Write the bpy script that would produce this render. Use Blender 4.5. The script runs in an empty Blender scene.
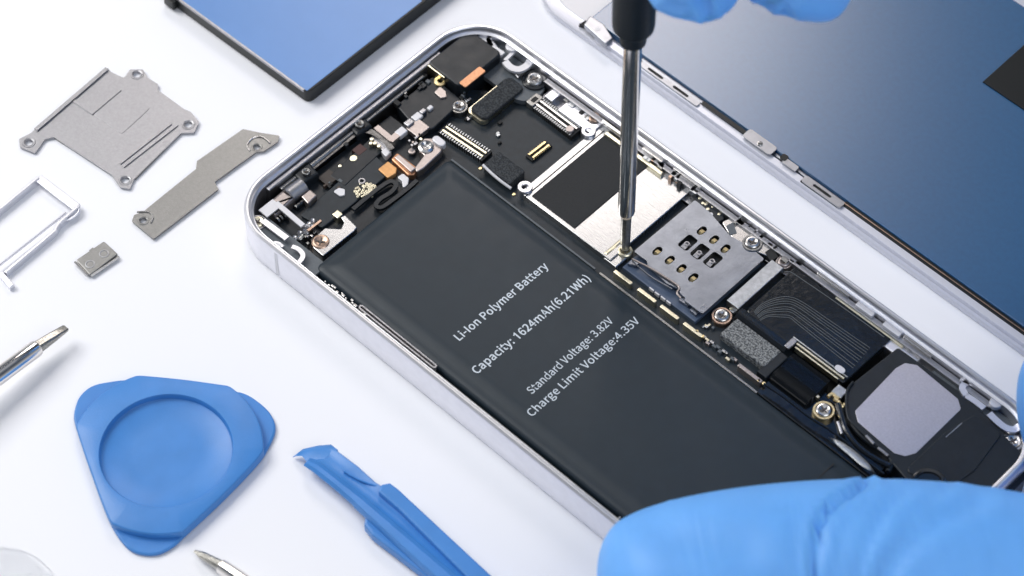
import bpy, bmesh, math, random
from mathutils import Vector, Matrix
random.seed(7)
S = bpy.context.scene
COL = S.collection
R = math.radians

# ------------------------------------------------------------------ camera (1 unit = 1 cm)
FPX, TILT, DIST = 2872.0, R(35.6), 46.0
CT, ST = math.cos(TILT), math.sin(TILT)
CAMLOC = Vector((0, -ST*DIST, CT*DIST))
cam = bpy.data.cameras.new('camera'); camo = bpy.data.objects.new('camera', cam); COL.objects.link(camo)
camo.location = CAMLOC; camo.rotation_euler = (TILT, 0, 0)
cam.sensor_width = 36; cam.lens = FPX/1024*36; cam.clip_start = 0.5; cam.clip_end = 2000
S.camera = camo

def at(px, py, h=0.0):
    """where the photographed point stands when it lies h above the table"""
    a, b = (px-512)/FPX, -(py-288)/FPX
    d = Vector((a, b*CT+ST, b*ST-CT))
    t = (h-CAMLOC.z)/d.z
    p = CAMLOC+d*t
    return Vector((p.x, p.y, h))

ANG = R(-43.7)
UX = Vector((math.cos(ANG), math.sin(ANG), 0)); VX = Vector((-math.sin(ANG), math.cos(ANG), 0))
def W(u, v, z=0.0): return UX*u+VX*v+Vector((0, 0, z))
def uv(px, py, h):
    p = at(px, py, h); return (p.dot(UX), p.dot(VX))
def LR(p1, p2, h):
    a = uv(*p1, h); b = uv(*p2, h)
    return min(a[0], b[0]), min(a[1], b[1]), max(a[0], b[0]), max(a[1], b[1])

# ------------------------------------------------------------------ materials
MATS = {}
def mat(name, col, rough=.5, metal=0., noise=0., nscale=20., bump=0., bscale=60., coat=0., spec=.5, rvar=0., trans=0., ior=1.5,
        sss=0., stretch=None, speck=None, emit=0., sheen=0., aniso=0.):
    if name in MATS: return MATS[name]
    m = bpy.data.materials.new(name); m.use_nodes = True
    nt = m.node_tree; b = nt.nodes['Principled BSDF']
    b.inputs['Base Color'].default_value = (*col, 1); b.inputs['Roughness'].default_value = rough
    b.inputs['Metallic'].default_value = metal; b.inputs['Coat Weight'].default_value = coat
    b.inputs['Coat Roughness'].default_value = .12
    b.inputs['Specular IOR Level'].default_value = spec; b.inputs['Transmission Weight'].default_value = trans
    b.inputs['IOR'].default_value = ior
    if sss:
        b.inputs['Subsurface Weight'].default_value = sss; b.inputs['Subsurface Radius'].default_value = (.12, .25, .5)
        b.inputs['Subsurface Scale'].default_value = .5
    tc = nt.nodes.new('ShaderNodeTexCoord'); mp = nt.nodes.new('ShaderNodeMapping')
    nt.links.new(tc.outputs['Object'], mp.inputs['Vector'])
    if stretch:
        mp.inputs['Rotation'].default_value = (0, 0, stretch[0]); mp.inputs['Scale'].default_value = (1, stretch[1], 1)
    def ntex(s, det=5.):
        n = nt.nodes.new('ShaderNodeTexNoise'); n.inputs['Scale'].default_value = s; n.inputs['Detail'].default_value = det
        nt.links.new(mp.outputs[0], n.inputs['Vector']); return n
    if noise or rvar:
        n = ntex(nscale)
        if noise:
            r = nt.nodes.new('ShaderNodeValToRGB')
            r.color_ramp.elements[0].position = .3; r.color_ramp.elements[1].position = .7
            r.color_ramp.elements[0].color = (*[c*(1-noise) for c in col], 1)
            r.color_ramp.elements[1].color = (*[min(1, c*(1+noise)) for c in col], 1)
            nt.links.new(n.outputs['Fac'], r.inputs[0]); last = r.outputs[0]
            nt.links.new(last, b.inputs['Base Color'])
        if rvar:
            q = nt.nodes.new('ShaderNodeMapRange'); q.inputs[3].default_value = max(.02, rough-rvar); q.inputs[4].default_value = rough+rvar
            n2 = ntex(nscale*.6, 8.)
            nt.links.new(n2.outputs['Fac'], q.inputs[0]); nt.links.new(q.outputs[0], b.inputs['Roughness'])
    if speck:
        n = ntex(speck[0], 2.); r = nt.nodes.new('ShaderNodeValToRGB'); r.color_ramp.interpolation = 'LINEAR'
        r.color_ramp.elements[0].position = .42; r.color_ramp.elements[1].position = .6
        r.color_ramp.elements[0].color = (*col, 1); r.color_ramp.elements[1].color = (*speck[1], 1)
        nt.links.new(n.outputs['Fac'], r.inputs[0]); nt.links.new(r.outputs[0], b.inputs['Base Color'])
    if bump:
        n = ntex(bscale, 4.); bp = nt.nodes.new('ShaderNodeBump'); bp.inputs['Strength'].default_value = bump
        bp.inputs['Distance'].default_value = .01
        nt.links.new(n.outputs['Fac'], bp.inputs['Height']); nt.links.new(bp.outputs[0], b.inputs['Normal'])
    MATS[name] = m
    return m

M = dict(
 table=mat('white_table', (.885, .893, .935), .45, noise=.008, nscale=.15, bump=.05, bscale=30),
 alu=mat('blasted_aluminium', (.80, .80, .845), .36, 1, noise=.03, nscale=6, bump=.05, bscale=90),
 chrome=mat('polished_edge', (.88, .89, .91), .14, 1, rvar=.06, nscale=8),
 steel=mat('stamped_steel', (.38, .38, .40), .36, 1, noise=.06, nscale=22, rvar=.03, bump=.3, bscale=45),
 steel_d=mat('dull_steel', (.27, .27, .265), .34, 1, noise=.06, nscale=22, rvar=.03, bump=.25, bscale=60),
 shield=mat('brushed_shield', (.50, .505, .51), .25, 1, noise=.05, nscale=6, stretch=(R(45), 12), bump=.03, bscale=9, rvar=.10),
 simst=mat('sim_steel', (.28, .30, .34), .30, 1, noise=.14, nscale=3.5, rvar=.1, bump=.12, bscale=20),
 galv=mat('mottled_plate', (.46, .48, .50), .36, 1, noise=.16, nscale=16, bump=.2, bscale=40),
 bright=mat('bright_nickel', (.56, .55, .54), .26, 1, rvar=.06, nscale=5),
 white=mat('white_tab', (.66, .66, .69), .40, .2),
 gold=mat('gold_contact', (.92, .72, .40), .36, 1, noise=.15, nscale=40),
 palegold=mat('pale_gold', (.80, .74, .56), .32, 1, noise=.1, nscale=40),
 copper=mat('copper_pad', (.50, .26, .15), .38, .85, noise=.15, nscale=20),
 orange=mat('orange_pad', (.60, .33, .14), .4, .6, noise=.12, nscale=14),
 pink=mat('pinkish_metal', (.40, .355, .34), .36, .85, noise=.08, nscale=20),
 bronze=mat('bronze_screw', (.50, .36, .28), .33, 1, noise=.2, nscale=40),
 batt=mat('battery_film', (.014, .024, .034), .42, noise=.06, nscale=5, bump=.09, bscale=7, rvar=.06, spec=.36),
 black=mat('black_flex', (.011, .015, .020), .38, noise=.12, nscale=9, rvar=.1, bump=.12, bscale=18, spec=.36),
 pcb=mat('dark_board', (.013, .020, .027), .42, noise=.2, nscale=8, bump=.12, bscale=40, spec=.38),
 gloss=mat('glossy_black', (.008, .010, .013), .16, rvar=.1, nscale=16, coat=.4, bump=.3, bscale=14),
 void=mat('dark_recess', (.006, .007, .008), .6),
 padm=mat('black_pad', (.009, .012, .015), .5, spec=.35, noise=.2, nscale=40, bump=.3, bscale=70),
 foam=mat('grey_foam', (.026, .029, .033), .8, speck=(38., (.06, .065, .07)), bump=.5, bscale=50, spec=.2),
 foam2=mat('speckled_foam', (.07, .075, .08), .7, speck=(34., (.30, .31, .31)), bump=.6, bscale=45, spec=.3),
 blueplas=mat('blue_grey_plastic', (.07, .10, .16), .4),
 dgrey=mat('slot_grey', (.10, .115, .13), .5, noise=.1),
 ink=mat('white_print', (.60, .66, .72), .6),
 trace=mat('trace_line', (.10, .115, .125), .35),
 sticker=mat('silver_sticker', (.60, .58, .62), .36, 1, noise=.06, nscale=30, rvar=.04, bump=.08, bscale=60),
 bezel=mat('white_bezel', (.66, .67, .74), .28, .25),
 tabm=mat('tab_metal', (.36, .37, .40), .34, 1, noise=.08, nscale=9),
 bluefilm=mat('blue_film', (.125, .27, .58), .26, noise=.02, nscale=2, spec=.4),
 slabside=mat('slab_side', (.008, .010, .011), .35, spec=.35),
 navy=mat('navy_back_plate', (.001, .080, .215), .27, 0, noise=.05, nscale=12, bump=.02, bscale=60, spec=.5, ior=2.2),
 toolblue=mat('blue_tool_plastic', (.052, .235, .62), .38, noise=.05, nscale=2.5, bump=.22, bscale=40, rvar=.1),
 glove=mat('blue_nitrile', (.145, .43, .93), .52, noise=.04, nscale=1.6, bump=.15, bscale=3.5, sss=.15),
 handle=mat('black_handle', (.006, .010, .013), .48, spec=.35, bump=.4, bscale=30, noise=.15, nscale=30),
 shaft=mat('chromed_shaft', (.92, .88, .84), .13, 1, stretch=(0, 1), rvar=.04),
 tip=mat('worn_tip_steel', (.42, .41, .38), .3, 1, noise=.3, nscale=25, bump=.3, bscale=30),
 slot_dark=mat('screw_recess', (.10, .09, .085), .4, .6),
 brown=mat('brown_chip', (.06, .04, .03), .5),
 rimm=mat('rim_metal', (.86, .86, .88), .30, 1),
 clear=mat('clear_plastic', (.97, .975, .98), .04, trans=1., ior=1.12),
)

# ------------------------------------------------------------------ scene bookkeeping
class Root: pass
def tag(o, label, cat, group=None):
    o['label'] = label; o['category'] = cat
    if group: o['group'] = group
def thing(name, label, cat, loc, rotz=0., group=None):
    o = bpy.data.objects.new(name, None); COL.objects.link(o)
    o.location = loc; o.rotation_euler = (0, 0, rotz); o.empty_display_size = .3
    tag(o, label, cat, group); return o
def rootmat(o):
    while o.parent: o = o.parent
    return Matrix.Translation(o.location) @ o.rotation_euler.to_matrix().to_4x4()
def link(name, bm, mats, parent=None, smooth=20, loc=None, label=None):
    """bm is built in world coordinates"""
    me = bpy.data.meshes.new(name)
    o = bpy.data.objects.new(name, me); COL.objects.link(o)
    if parent is not None:
        o.parent = parent; inv = rootmat(parent).inverted(); bm.transform(inv)
    elif loc is not None:
        o.location = loc; bm.transform(Matrix.Translation(-Vector(loc)))
    bmesh.ops.recalc_face_normals(bm, faces=bm.faces)
    bm.to_mesh(me); bm.free()
    for m in (mats if isinstance(mats, (list, tuple)) else [mats]): me.materials.append(m)
    if smooth:
        me.shade_smooth(); me.set_sharp_from_angle(angle=R(smooth))
    if label: o['label'] = label
    return o
NB = bmesh.new

# ------------------------------------------------------------------ shape helpers
def rpoly(pts, rad, n=5):
    """round the corners of a 2D polygon; rad is a number or one per corner"""
    out = []; N = len(pts)
    for i, p in enumerate(pts):
        r = rad[i] if isinstance(rad, (list, tuple)) else rad
        p = Vector(p[:2]); a = Vector(pts[i-1][:2]); b = Vector(pts[(i+1) % N][:2])
        da, db = (a-p), (b-p)
        la, lb = da.length, db.length
        if r <= 0 or la < 1e-6 or lb < 1e-6: out.append(p); continue
        da /= la; db /= lb
        c = max(-1, min(1, da.dot(db))); th = math.acos(c)
        if th > 3.1: out.append(p); continue
        t = min(r/math.tan(th/2), la*.49, lb*.49); r = t*math.tan(th/2)
        s, e = p+da*t, p+db*t
        bis = (da+db).normalized(); cen = p+bis*(r/math.sin(th/2))
        a0 = math.atan2((s-cen).y, (s-cen).x); a1 = math.atan2((e-cen).y, (e-cen).x)
        d = (a1-a0+math.pi) % (2*math.pi)-math.pi
        for k in range(n+1):
            q = a0+d*k/n; out.append(cen+Vector((math.cos(q), math.sin(q)))*r)
    return out
def area2(p):
    return sum(p[i-1].x*p[i].y-p[i].x*p[i-1].y for i in range(len(p)))/2
def inset(poly, d):
    N = len(poly); sg = 1 if area2(poly) > 0 else -1; out = []
    for i in range(N):
        a, p, b = poly[i-1], poly[i], poly[(i+1) % N]
        e1 = (p-a); e2 = (b-p)
        if e1.length < 1e-7: e1 = e2
        if e2.length < 1e-7: e2 = e1
        e1 = e1.normalized(); e2 = e2.normalized()
        n1 = Vector((-e1.y, e1.x))*sg; n2 = Vector((-e2.y, e2.x))*sg
        n = (n1+n2)
        if n.length < 1e-6: n = n1
        n.normalize(); k = max(.5, n.dot(n1))
        out.append(p+n*(d/k))
    return out
def loft(bm, loops, cap0=True, cap1=True, mi=0, closed=True):
    V = [[bm.verts.new(p) for p in l] for l in loops]
    n = len(V[0])
    for a, b in zip(V, V[1:]):
        for i in range(n if closed else n-1):
            j = (i+1) % n
            try: f = bm.faces.new((a[i], a[j], b[j], b[i])); f.material_index = mi
            except ValueError: pass
    for c, l in ((cap0, V[0]), (cap1, V[-1])):
        if c:
            try: f = bm.faces.new(l); f.material_index = mi
            except ValueError: pass
    return V
def prism(bm, poly, z0, z1, bev=0., mi=0):
    poly = [Vector(p[:2]) for p in poly]
    L = [[Vector((p.x, p.y, z0)) for p in poly]]
    if bev > 0:
        L.append([Vector((p.x, p.y, z1-bev)) for p in poly])
        L.append([Vector((p.x, p.y, z1-bev*.3)) for p in inset(poly, bev*.3)])
        L.append([Vector((p.x, p.y, z1)) for p in inset(poly, bev)])
    else: L.append([Vector((p.x, p.y, z1)) for p in poly])
    loft(bm, L, mi=mi)
def UVP(pts): return [W(a, b).xy for a, b in pts]
def box(bm, u0, v0, u1, v1, z0, z1, r=0., bev=0., mi=0):
    prism(bm, rpoly(UVP([(u0, v0), (u1, v0), (u1, v1), (u0, v1)]), r) if r else UVP([(u0, v0), (u1, v0), (u1, v1), (u0, v1)]), z0, z1, bev, mi)
def pbox(bm, p1, p2, z0, z1, r=0., bev=0., mi=0):
    box(bm, *LR(p1, p2, z1), z0, z1, r, bev, mi)
def ppoly(pts, h, r=0.): return rpoly([at(x, y, h).xy for x, y in pts], r) if r else [at(x, y, h).xy for x, y in pts]
def cyl(bm, c, r, z0, z1, seg=24, bev=0., mi=0):
    poly = [Vector((c[0]+r*math.cos(2*math.pi*k/seg), c[1]+r*math.sin(2*math.pi*k/seg))) for k in range(seg)]
    prism(bm, poly, z0, z1, bev, mi)
def ring(bm, c, prof, seg=28, mi=0, cap0=False, cap1=False, a0=0, a1=2*math.pi):
    """lathe about a vertical axis at c; prof = [(r, z)...]"""
    loft(bm, [[Vector((c[0]+r*math.cos(2*math.pi*k/seg), c[1]+r*math.sin(2*math.pi*k/seg), z)) for k in range(seg)] for r, z in prof], cap0, cap1, mi)
def basis(d):
    d = d.normalized(); a = Vector((0, 0, 1)) if abs(d.z) < .9 else Vector((1, 0, 0))
    x = d.cross(a).normalized(); return x, x.cross(d).normalized()
def lathe(bm, A, D, prof, seg=32, mi=0, cap0=True, cap1=True):
    """prof = [(distance along D, radius)]"""
    D = D.normalized(); x, y = basis(D)
    loft(bm, [[A+D*t+(x*math.cos(2*math.pi*k/seg)+y*math.sin(2*math.pi*k/seg))*r for k in range(seg)] for t, r in prof], cap0, cap1, mi)
def smoothpath(P, n=6):
    P = [Vector(p) for p in P]
    if len(P) < 3: return P
    out = []
    for i in range(len(P)-1):
        p0 = P[max(i-1, 0)]; p1 = P[i]; p2 = P[i+1]; p3 = P[min(i+2, len(P)-1)]
        for k in range(n):
            t = k/n
            out.append(.5*((2*p1)+(p2-p0)*t+(2*p0-5*p1+4*p2-p3)*t*t+(3*p1-p0-3*p2+p3)*t**3))
    out.append(P[-1]); return out
def tube(bm, P, r, seg=10, mi=0, flat=None):
    """round tube along P, or a flat ribbon when flat=(half width, half height)"""
    P = [Vector(p) for p in P]; L = []
    for i, p in enumerate(P):
        d = (P[min(i+1, len(P)-1)]-P[max(i-1, 0)])
        d.normalize()
        x = d.cross(Vector((0, 0, 1)))
        if x.length < 1e-4: x = Vector((1, 0, 0))
        x.normalize(); y = x.cross(d).normalized()
        if flat:
            w, h = flat; L.append([p+x*w+y*h, p-x*w+y*h, p-x*w-y*h, p+x*w-y*h])
        else:
            L.append([p+(x*math.cos(2*math.pi*k/seg)+y*math.sin(2*math.pi*k/seg))*r for k in range(seg)])
    loft(bm, L, mi=mi)
def rr_loop(u0, v0, u1, v1, r, d, z, n=10):
    pts = UVP([(u0+d, v0+d), (u1-d, v0+d), (u1-d, v1-d), (u0+d, v1-d)])
    out = []
    cor = [((u0+r, v0+r), 180), ((u1-r, v0+r), 270), ((u1-r, v1-r), 0), ((u0+r, v1-r), 90)]
    for (cu, cv), a in cor:
        rad = max(r-d, .02)
        du = 0 if r-d > .02 else (d-r+.02)
        for k in range(n+1):
            q = R(a+90*k/n)
            sx = {180: 1, 270: -1, 0: -1, 90: 1}[a]; sy = {180: 1, 270: 1, 0: -1, 90: -1}[a]
            out.append(W(cu+sx*du+rad*math.cos(q), cv+sy*du+rad*math.sin(q), z))
    return out
def sweep_rr(bm, rect, r, prof, mi=0, n=10, close=True):
    L = [rr_loop(*rect, r, d, z, n) for d, z in prof]
    if close: L.append(L[0])
    V = [[bm.verts.new(p) for p in l] for l in (L[:-1] if close else L)]
    if close: V.append(V[0])
    m = len(V[0])
    for a, b in zip(V, V[1:]):
        for i in range(m):
            j = (i+1) % m
            f = bm.faces.new((a[i], a[j], b[j], b[i])); f.material_index = mi
def plate_holes(bm, poly, holes, z0, z1, mi=0):
    """flat plate with round or polygonal holes, made with a 2D fill"""
    es = []; loops = []
    for pl in [poly]+holes:
        vs = [bm.verts.new((p[0], p[1], z1)) for p in pl]
        loops.append(vs)
        for i in range(len(vs)): es.append(bm.edges.new((vs[i-1], vs[i])))
    res = bmesh.ops.triangle_fill(bm, edges=es, use_beauty=True, use_dissolve=False, normal=(0, 0, 1))
    top = [g for g in res['geom'] if isinstance(g, bmesh.types.BMFace)]
    for f in top: f.material_index = mi
    low = {}
    for vs in loops:
        for v in vs: low[v] = bm.verts.new((v.co.x, v.co.y, z0))
    for vs in loops:
        for i in range(len(vs)):
            a, b = vs[i-1], vs[i]
            f = bm.faces.new((a, b, low[b], low[a])); f.material_index = mi
    for f in top:
        g = bm.faces.new([low[v] for v in reversed(f.verts[:])]); g.material_index = mi
def circ(c, r, n=20, sx=1., ang=0.):
    out = []
    for k in range(n):
        q = 2*math.pi*k/n; x, y = r*sx*math.cos(q), r*math.sin(q)
        out.append(Vector((c[0]+x*math.cos(ang)-y*math.sin(ang), c[1]+x*math.sin(ang)+y*math.cos(ang))))
    return out
def slot_poly(c, hl, hw, ang=ANG, n=6):
    out = []
    for s, a in ((1, 0), (-1, 180)):
        for k in range(n+1):
            q = R(a-90+180*k/n); x = s*(hl-hw)+hw*math.cos(q); y = hw*math.sin(q)
            out.append(Vector((c[0]+x*math.cos(ang)-y*math.sin(ang), c[1]+x*math.sin(ang)+y*math.cos(ang))))
    return out
def screw(parent, px, py, h, r, m='bright', ringm=None, rot=None, name='screw', hole=False, z0=None):
    """pan head screw with a cross recess (or a threaded standoff)"""
    c = at(px, py, h); bm = NB()
    z0 = .1 if z0 is None else z0
    if hole:
        ring(bm, c, [(r, z0), (r, h-.02), (r*.92, h), (r*.5, h), (r*.42, h-.02), (r*.40, h-.15)], 24)
        cyl(bm, c, r*.42, z0, h-.12, 16, mi=1)
        return link(name, bm, [M[m], M['void']], parent)
    rot = random.uniform(0, 90) if rot is None else rot
    d = r*.35
    ring(bm, c, [(r, z0), (r, h-d*.8), (r*.95, h-d*.35), (r*.82, h-d*.08), (r*.66, h), (r*.60, h-.004), (r*.30, h-.016), (.001, h-.022)], 28, cap0=True)
    # cross recess
    for a in (0, 90):
        q = R(a+rot); ux = Vector((math.cos(q), math.sin(q))); uy = Vector((-ux.y, ux.x)); cc = Vector(c[:2])
        l, w = r*.50, r*.085
        prism(bm, [cc-ux*l-uy*w, cc+ux*l-uy*w, cc+ux*l+uy*w, cc-ux*l+uy*w], h-.05, h-.004+(.001 if a else 0), mi=1)
    if ringm:
        ring(bm, c, [(r*1.35, z0), (r*1.35, h-.05), (r*1.28, h-.03), (r*1.05, h-.03), (r*1.0, h-.06)], 28, mi=2)
    return link(name, bm, [M[m], M['slot_dark'], M[ringm or m]], parent)

# ------------------------------------------------------------------ table
bm = NB()
gv = [bm.verts.new(p) for p in ((-150, -80, 0), (150, -80, 0), (150, 200, 0), (-150, 200, 0))]; bm.faces.new(gv)
t = link('table_top', bm, M['table']); t['kind'] = 'structure'; t['label'] = 'smooth white table top under everything'

# ================================================================== THE OPEN PHONE
PR = (-4.15, -2.44, 8.20, 3.44)       # outer outline in the phone's own axes
phone = thing('opened_smartphone', 'silver smartphone lying open on the white table, black battery and circuit boards exposed', 'smartphone', W(2.02, .5, 0), ANG)
RC = .92
bm = NB()
# outer wall and stepped rim
sweep_rr(bm, PR, RC, [(.05, .0), (.012, .03), (0, .07), (0, .655), (.012, .69), (.045, .715), (.075, .715), (.095, .695), (.11, .62), (.155, .60), (.16, .10), (.16, .0)], n=14)
frame = link('frame', bm, M['alu'], phone, smooth=28)
# polished line on the rim
bm = NB()
sweep_rr(bm, PR, RC, [(.043, .7155), (.047, .7195), (.073, .7195), (.077, .7155), (.06, .70)], n=14)
link('polished_rim', bm, M['rimm'], frame)
bm = NB()
sweep_rr(bm, PR, RC, [(.135, .607), (.145, .612), (.158, .607), (.158, .60), (.135, .60)], n=14)
link('inner_lip', bm, M['rimm'], frame)
# floor of the case
bm = NB(); box(bm, PR[0]+.15, PR[1]+.15, PR[2]-.15, PR[3]-.15, .02, .10, r=.75)
link('back_cover', bm, M['void'], phone)
# antenna break lines on the rail
for (uu, side) in ((-2.86, 0), (-2.86, 1), (6.9, 0), (6.9, 1)):
    bm = NB(); v = PR[1] if side == 0 else PR[3]
    s = -1 if side == 0 else 1
    for (a, b, z0, z1) in ((-.004, .004, .05, .66),):
        box(bm, uu-.035, min(v+s*.004, v-s*.02), uu+.035, max(v+s*.004, v-s*.02), .08, .65)
    link('antenna_band', bm, M['white'], frame)
# bright inner ledge of the long right side: a stepped shelf of machined metal
bm = NB()
box(bm, -2.2, 3.02, 7.0, 3.27, .1, .33, bev=.01)
box(bm, -2.3, 3.17, 7.1, 3.268, .33, .50, bev=.01)
link('side_ledge', bm, M['steel'], frame)
bm = NB()
box(bm, -1.75, 2.93, -1.0, 3.24, .1, .44, bev=.015)
link('machined_block', bm, M['alu'], frame)
bm = NB()
box(bm, -2.10, 2.98, -1.92, 3.24, .1, .46, bev=.015); link('machined_block', bm, M['alu'], frame)
bm = NB(); box(bm, 5.0, 2.98, 5.75, 3.24, .1, .43, bev=.03)
link('machined_block', bm, M['alu'], frame)
# left ledge: thin shelf
bm = NB(); box(bm, -2.0, -2.28, 7.4, -2.2, .1, .46, bev=.008)
link('side_ledge', bm, M['steel_d'], frame)
# top ledge
bm = NB(); box(bm, -3.985, -1.6, -3.90, 2.4, .1, .56, bev=.02)
link('top_ledge', bm, M['steel'], frame)
bm = NB(); box(bm, -3.895, -1.4, -3.82, 1.9, .1, .47, bev=.02)
link('top_ledge', bm, M['steel_d'], frame)

def slot_window(u0, v0, u1, v1, z, m='dgrey'):
    bm = NB(); box(bm, u0, v0, u1, v1, z-.06, z, r=min(u1-u0, v1-v0)*.45)
    return link('antenna_window', bm, M[m], frame)
def plate_uv(name, u0, v0, u1, v1, z0, z1, holes, m, parent, r=.05):
    bm = NB(); poly = rpoly(UVP([(u0, v0), (u1, v0), (u1, v1), (u0, v1)]), r)
    plate_holes(bm, poly, [rpoly(UVP([(a, b), (c, b), (c, d), (a, d)]), rr) for a, b, c, d, rr in holes], z0, z1)
    return link(name, bm, M[m], parent)
# windowed corner plates (top left, top right, bottom right)
def windows(pxs, h, parent, pad=.06):
    pass
ca = uv(275, 237, .56); cb = uv(291, 256.5, .56)
for P_, w_ in ((((263, 221), (275, 230), (287, 239)), .05), (((268, 248), (276, 244), (282, 248)), .045), (((292, 247), (299, 250), (303, 256), (299, 263), (293, 266)), .038), (((257, 230), (266, 242), (282, 256), (298, 269)), .03)):
    bm = NB(); tube(bm, smoothpath([at(x, y, .555) for x, y in P_], 5), 0, flat=(w_, .02)); link('white_rib', bm, M['alu'], frame)
bm = NB(); box(bm, -3.6, -2.28, -2.2, -1.95, .42, .47); link('window_backing', bm, M['dgrey'], frame)
bm = NB(); c = at(276, 247, .585); cyl(bm, c, .085, .5, .585, bev=.01); link('rail_pin', bm, M['white'], frame)
for P_, w_ in ((((464, 30), (472, 31), (481, 37), (488, 41), (492, 47), (497, 51), (503, 55)), .05), (((491, 47), (489, 40), (494, 34), (502, 34)), .045),
             (((505, 62), (511, 68), (519, 70), (527, 66), (532, 60), (543, 63)), .06), (((500, 33), (509, 40), (520, 47), (533, 56), (548, 68), (556, 76)), .04), (((516, 50), (511, 55), (505, 61)), .03)):
    bm = NB(); tube(bm, smoothpath([at(x, y, .52) for x, y in P_], 5), 0, flat=(w_, .025)); link('white_rib', bm, M['white'], frame)
bm = NB(); box(bm, -3.7, 2.62, -2.2, 3.27, .30, .40, r=.3); link('window_backing', bm, M['dgrey'], frame)
bm = NB(); c = at(512, 46, .58); cyl(bm, c, .11, .5, .58, bev=.01); link('rail_pin', bm, M['white'], frame)
for P_, w_ in ((((966, 396), (975, 402), (984, 409)), .05), (((989, 414), (996, 421), (1005, 428), (1014, 430), (1021, 425)), .055), (((960, 380), (985, 392), (1005, 406), (1022, 420)), .03), (((966, 396), (962, 388), (968, 382)), .05)):
    bm = NB(); tube(bm, smoothpath([at(x, y, .50) for x, y in P_], 5), 0, flat=(w_, .025)); link('white_rib', bm, M['alu'], frame)
bm = NB(); box(bm, 6.02, 2.92, 7.6, 3.27, .36, .41); link('window_backing', bm, M['dgrey'], frame)
bm = NB(); c = at(996, 402, .56); cyl(bm, c, .10, .48, .56, bev=.01); link('rail_pin', bm, M['white'], frame)

# slotted clip on the left rail
a = uv(354, 309, .6); b = uv(431, 371, .6)
bm = NB()
cxy = W((a[0]+b[0])/2, -2.20).xy; hl = (b[0]-a[0])/2
plate_holes(bm, slot_poly(cxy, hl, .042), [slot_poly(cxy, hl-.03, .018)], .50, .58)
link('rail_clip', bm, M['steel'], frame)
for k in range(14):
    bm = NB(); u = -2.0+random.uniform(0, .95); v = -2.24+random.uniform(-.03, .03)
    s = random.uniform(.02, .045); box(bm, u, v, u+s*1.6, v+s, .5, .56+random.uniform(0, .03), bev=.008); link('rail_lug', bm, M['bright'], frame)
for k in range(4):
    u = 4.35+k*.07; bm = NB(); box(bm, u, -2.29, u+.04, -2.23, .5, .615, bev=.01); link('rail_lug', bm, M['bright'], frame)

# ------------------------------------------------------------------ battery
battery = None
bm = NB()
BU0, BV0, BU1, BV1 = -2.32, -2.15, 6.85, .93
pol = rpoly(UVP([(BU0, BV0), (BU1, BV0), (BU1, BV1), (BU0, BV1)]), .10, 6)
L = [(0, .12), (0, .42), (.02, .465), (.06, .49), (.12, .497), (.20, .512), (.28, .54), (.40, .55)]
loft(bm, [[Vector((p.x, p.y, z)) for p in rpoly(UVP([(BU0+d, BV0+d), (BU1-d, BV0+d), (BU1-d, BV1-d), (BU0+d, BV1-d)]), .10, 6)] for d, z in L])
battery = link('battery', bm, M['batt'], phone, smooth=60)
# pressed seam near the end
bm = NB(); a = uv(822, 474, .55)
box(bm, a[0], -1.9, a[0]+.02, .72, .545, .556); link('seam', bm, M['void'], battery)
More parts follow.
